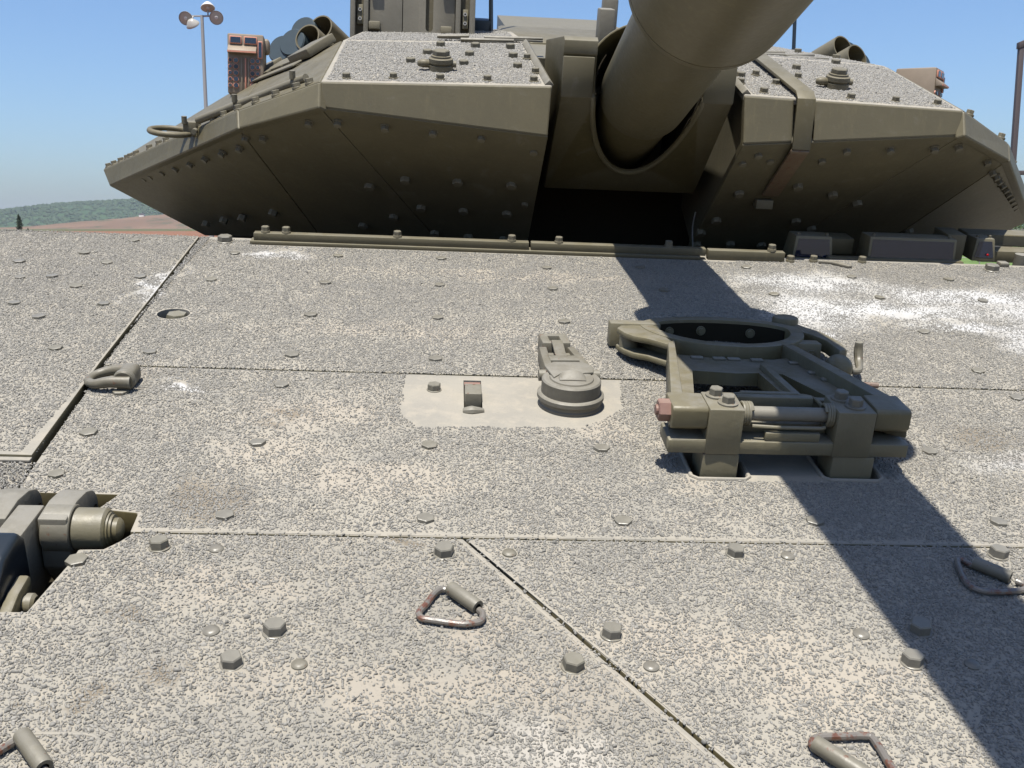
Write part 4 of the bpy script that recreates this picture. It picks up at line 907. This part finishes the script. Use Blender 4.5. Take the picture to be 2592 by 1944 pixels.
def lawn_mat():
    m, n = newmat('lawn'); tc = n.node('ShaderNodeTexCoord').outputs['Object']
    a = n.noise(tc, .4, 6, .65)
    n.val(n.b.inputs['Base Color'], n.mix(a, (.075, .14, .022), (.13, .21, .04))); n.b.inputs['Roughness'].default_value = .9
    n.bump(n.noise(tc, 20, 4), .8, .03); return m
m = MB(); m.poly([(26.1, 20, .012), (120, 20, .012), (130, 130, .012), (26.1, 130, .012)])
top('lawn', m, lawn_mat(), None, None, kind='structure')

# hills: a terrain ridge whose height follows the skyline
def hill(name, x0, x1, y0, depth, hfun, mat, nx=90, ny=26):
    vs, fs = [], []
    for j in range(ny+1):
        for i in range(nx+1):
            x = x0+(x1-x0)*i/nx; t = j/ny; y = y0+depth*t
            h = hfun(x)*math.sin(min(1, t*1.6)*math.pi/2)*(1 if t < .625 else math.cos((t-.625)/.375*math.pi/2)) + 2.5*math.sin(x*.013+j)*math.sin(x*.031+1.7*j)*min(1, t*4)
            vs.append((x, y, max(-2, h - .5)))
    for j in range(ny):
        for i in range(nx): a = j*(nx+1)+i; fs.append((a, a+1, a+nx+2, a+nx+1))
    me = bpy.data.meshes.new(name); me.from_pydata(vs, [], fs); me.polygons.foreach_set('use_smooth', [True]*len(fs))
    return top(name, me, mat, None, None, kind='structure')
def hill_mat(name, c0, c1, c2):
    m, n = newmat(name); tc = n.node('ShaderNodeTexCoord').outputs['Object']
    a = n.noise(tc, .006, 6, .65); b = n.noise(tc, .03, 5, .6)
    c = n.mix(n.ramp(a, .35, .65), c0, c1); c = n.mix(n.ramp(b, .5, .7), c, c2)
    n.val(n.b.inputs['Base Color'], c); n.b.inputs['Roughness'].default_value = .95; n.b.inputs['Specular IOR Level'].default_value = .05
    return m
M_SCRUB = hill_mat('scrub_hill', (.16, .105, .072), (.215, .14, .095), (.095, .09, .055))
M_FOREST = hill_mat('forest_hill', (.04, .075, .038), (.06, .10, .05), (.035, .06, .035))
F = 2219.
def ridge(x, y=2600):        # skyline heights by bearing
    u = 1106 + F*x/y
    pts_ = [(-900, 5), (-500, 10), (-200, 15), (0, 27), (60, 43), (120, 52), (200, 57), (270, 61), (330, 61), (430, 50), (600, 40), (900, 25), (1300, 12), (1700, 10), (2212, 14), (3000, 8)]
    v = np.interp(u, [p[0] for p in pts_], [p[1] for p in pts_]); return v/F*y + EYE
HF = hill('hill', -3000, 2200, 2100, 1100, lambda x: float(ridge(x)), M_FOREST)
def ridge2(x, y=1750):
    u = 1106 + F*x/y
    pts_ = [(-600, 0), (60, 0), (140, 4), (230, 15), (320, 25), (420, 31), (520, 33), (800, 24), (1200, 10), (1500, 0), (3000, 0)]
    v = np.interp(u, [p[0] for p in pts_], [p[1] for p in pts_]); return v/F*y
HS = hill('hill', -1800, 700, 1500, 420, lambda x: float(ridge2(x)), M_SCRUB)
# wood on the far hill: a mass of small crowns
def crown_blob(b, p, r, h, seed):
    rr = random.Random(seed); n = 6; rings = []
    for t, k in ((0, .5), (.35, 1), (.7, .75), (1, .12)):
        rings.append([b.verts.new((p[0]+r*k*math.cos(2*math.pi*i/n+t)*rr.uniform(.75, 1.25), p[1]+r*k*math.sin(2*math.pi*i/n+t)*rr.uniform(.75, 1.25), p[2]+h*t)) for i in range(n)])
    for a, c in zip(rings[:-1], rings[1:]):
        for i in range(n): b.faces.new((a[i], a[(i+1) % n], c[(i+1) % n], c[i]))
    b.faces.new(rings[-1])
def leaf_mat(name, c0, c1):
    m, n = newmat(name); tc = n.node('ShaderNodeTexCoord').outputs['Object']; geo = n.node('ShaderNodeNewGeometry')
    a = n.noise(tc, 3, 4, .6)
    c = n.mix(geo.outputs['Random Per Island'], c0, c1); c = n.mix(n.math('MULTIPLY', a, .4), c, tuple(x*.6 for x in c0))
    n.val(n.b.inputs['Base Color'], c); n.b.inputs['Roughness'].default_value = .8; n.b.inputs['Specular IOR Level'].default_value = .2
    return m
M_WOOD = leaf_mat('wood_foliage', (.036, .064, .034), (.062, .10, .048))
M_LEAF = leaf_mat('leaf', (.04, .07, .03), (.085, .12, .05))
M_CYP = leaf_mat('cypress_leaf', (.03, .05, .025), (.05, .075, .035))
mm = MB()
for k in range(6500):
    xx = random.uniform(-1900, -150); t = random.uniform(.03, .62); yy = 2100+1100*t
    h = float(ridge(xx))*math.sin(min(1, t*1.6)*math.pi/2)
    r = random.uniform(3.5, 6.5); crown_blob(mm.b, (xx, yy, h-2.5), r, r*1.2, k)
top('forest', mm.mesh('forest', recalc=False, smooth=False), M_WOOD, 'dark green wood covering the far hill', 'forest', kind='stuff')
# small white house on the slope
hx_ = -700*1.; hy_ = 1720.
hx_ = (317-1106)/F*hy_; hzv = (491-466)/F*hy_
m = MB(); m.box(-4, 4, -3, 3, -3, 3.4); HO = top('house', m, M_WHITE, 'tiny white house on the bare slope below the wood', 'house', (hx_, hy_, hzv))
m = MB(); m.loft([[(-4.4, y_, 3.42), (4.4, y_, 3.42), (0, y_, 5.4)] for y_ in (-3.4, 3.4)]); top('roof', m, M_BROWN, None, None, parent=HO)

# trees: trunk, limbs and leaf clumps
def leaves(mb, c, rad, n, size, rr):
    for _ in range(n):
        while True:
            q = Vector((rr.uniform(-1, 1), rr.uniform(-1, 1), rr.uniform(-1, 1)))
            if .15 < q.length < 1: break
        p = Vector(c) + Vector((q.x*rad[0], q.y*rad[1], q.z*rad[2]))
        a = Vector((rr.uniform(-1, 1), rr.uniform(-1, 1), rr.uniform(-1, 1))).normalized(); b_ = a.orthogonal().normalized(); s_ = size*rr.uniform(.6, 1.4)
        vs = [mb.b.verts.new(p + a*s_), mb.b.verts.new(p + b_*s_*.5), mb.b.verts.new(p - a*s_*.8), mb.b.verts.new(p - b_*s_*.5 + Vector((0, 0, s_*.15)))]
        mb.b.faces.new(vs)
def tree(name, loc, h, w_, label, cat, mat, kind='round', seed=0, group=None):
    rr = random.Random(seed)
    e = bpy.data.objects.new(name, None); COL.objects.link(e); e.location = loc; e['label'] = label; e['category'] = cat
    if group: e['group'] = group
    m = MB(); m.tube([(0, 0, -.1), (.03*h*rr.uniform(-1, 1), 0, h*.35), (0, .02*h, h*(.6 if kind == 'round' else .9))], [h*.035, h*.026, h*.008], 8, sub=3)
    for k in range(6):
        z0 = h*(.25+.07*k); a = rr.uniform(0, 6.28); m.tube([(0, 0, z0), (math.cos(a)*w_*.25, math.sin(a)*w_*.25, z0+h*.15)], [h*.014, h*.004], 5)
    top('trunk', m, M_TRUNK, None, None, parent=e)
    m = MB()
    if kind == 'round':
        for k in range(16):
            a = rr.uniform(0, 6.28); d = rr.uniform(0, .42)*w_; leaves(m, (math.cos(a)*d, math.sin(a)*d, h*rr.uniform(.4, .86)), (w_*.2, w_*.2, h*.14), 110, h*.028, rr)
    else:
        for k in range(22):
            t = k/21; rr_ = w_*.5*(math.sin(math.pi*min(1, .12+t*.88))**.7)*.9+.02; leaves(m, (rr.uniform(-.1, .1)*w_, rr.uniform(-.1, .1)*w_, h*(.06+.92*t)), (rr_, rr_, h*.06), 90, h*.022, rr)
    top('crown', m.mesh('crown', recalc=False, smooth=False), mat, None, None, parent=e)
    return e
D = 205.; tree('cypress_tree', ((54-1106)/F*D, D, 0), 4.6, 1.35, 'slim dark cypress alone in the brown field at far left', 'tree', M_CYP, 'col', 3)
D = 205.; tree('young_tree', ((67-1106)/F*D, D+1, 0), 1.9, .9, 'small bushy sapling at the foot of the cypress', 'tree', M_CYP, 'col', 9)
for k, (u, D, h, w_, lb_) in enumerate(((2172, 62, 2.9, 5, 'olive green bush beside the brown post, behind the wire fence'), (2215, 66, 3.4, 6, 'yellowish green bush at the right edge, behind the wire fence'), (2120, 110, 2.8, 7, 'pale far bush left of the brown post'), (2075, 130, 2.3, 8, 'low far bush seen under the turret\'s right wing tip'))):
    tree('bush', ((u-1106)/F*D, D, 0), h, w_, lb_, 'bush', M_LEAF, 'round', 20+k, 'bushes beyond the lawn')

# floodlight mast
D = 42.; mx = (456-1106)/F*D*.9885
MA = bpy.data.objects.new('floodlight_mast', None); COL.objects.link(MA); MA.location = (mx, D, 0)
MA['label'] = 'tall grey floodlight mast with four round lamps left of the turret'; MA['category'] = 'floodlight'
TOPZ = EYE + (491-57)/F*D
def ma(nm, mb, mat): return top(nm, mb, mat, None, None, parent=MA)
m = MB(); m.lathe((0, 0, 0), (0, 0, 1), [(0, .16), (.25, .16), (.26, .105), (6.2, .095), (6.21, .11), (6.32, .11), (6.33, .075), (TOPZ, .062)], 18); ma('pole', m, M_GALV)
m = MB(); m.box(-.62, .62, -.03, .03, TOPZ-.06, TOPZ+.0).bevel(.005); ma('cross_arm', m, M_GALV)
for lx, lz, dr, mt in ((-.62, -.12, (0, -.85, -.35), M_GALV), (-.36, -.36, (.2, .5, -.6), M_LENS), (.58, -.10, (.1, -.9, -.3), M_GALV), (.26, .28, (.1, -.35, -.75), M_LAMPW)):
    o = Vector((lx, -.05, TOPZ+lz)); d = Vector(dr).normalized()
    m = MB(); m.lathe(o, d, [(-.22, .08), (-.2, .12), (-.05, .24), (0, .27), (.03, .27), (.03, .25), (.01, .24)], 28); la_ = ma('lamp', m, mt)
    m = MB(); m.lathe(o, d, [(.012, .24), (.02, .2), (.022, .01)], 28); top('lamp_glass', m, M_LENS, None, None, parent=la_)
    m = MB(); m.lathe(o, d, [(.022, .07), (.05, .06), (.052, .01)], 14); top('bulb', m, M_LAMPW, None, None, parent=la_)
    m = MB(); m.tube([(lx*.92, 0, TOPZ-.03), tuple(o-d*.15)], .03, 8); ma('lamp_arm', m, M_GALV)

# brown steel post with bent arm at the right
D = 17.; px = (2178-1106)/F*D*.9885
PO = bpy.data.objects.new('sign_post', None); COL.objects.link(PO); PO.location = (px, D, 0)
PO['label'] = 'tall brown steel post with an arm bent to the right at the right edge'; PO['category'] = 'post'
tz = EYE+(491-118)/F*D
m = MB(); m.box(-.04, .04, -.04, .04, 0, tz).bevel(.006); top('post', m, M_BROWN, None, None, parent=PO)
m = MB(); m.loft([[(x_, -.05, z_-.05), (x_, .05, z_-.05), (x_, .05, z_+.05), (x_, -.05, z_+.05)] for x_, z_ in ((-.055, tz+.0), (.25, tz+.13), (2.4, tz+.3))]).bevel(.006); top('arm', m, M_BROWN, None, None, parent=PO)
m = MB(); m.box(.03, 2.4, -.035, .035, tz-2.02, tz-1.95).bevel(.005); top('rail', m, M_BROWN, None, None, parent=PO)
m = MB(); m.box(2.3, 2.41, -.055, .055, 0, tz+.26).bevel(.008); top('post', m, M_BROWN, None, None, parent=PO)
# wire fence beyond
D = 55.
FE = bpy.data.objects.new('wire_fence', None); COL.objects.link(FE); FE.location = ((2170-1106)/F*D, D, 0); FE['label'] = 'thin pale wire fence beyond the lawn at the right edge'; FE['category'] = 'fence'
for k in range(-3, 8):
    m = MB(); m.tube([(k*1.5, 0, 0), (k*1.5, 0, 1.75), (k*1.5+.1, -.1, 1.95)], .03, 6); top('fence_post', m, M_GALV, None, None, parent=FE)
for z_ in (.5, 1.1, 1.7, 1.95):
    m = MB(); m.tube([(-4.5, 0, z_), (10.5, 0, z_)], .014, 5); top('wire', m, M_GALV, None, None, parent=FE)

# ------------------------------------------------------------------ air over the plain
m = MB(); m.box(-6000, 6000, -250, 6500, -1.5, 95)
hz_m, n = newmat('haze'); hz_m.node_tree.nodes.remove(n.b)
pv = hz_m.node_tree.nodes.new('ShaderNodeVolumePrincipled'); pv.inputs['Color'].default_value = (.80, .88, 1, 1); pv.inputs['Density'].default_value = .00009; pv.inputs['Anisotropy'].default_value = .2
hz_m.node_tree.links.new(pv.outputs[0], hz_m.node_tree.nodes['Material Output'].inputs['Volume'])
top('haze', m.mesh('haze', smooth=False), hz_m, None, None, kind='stuff')
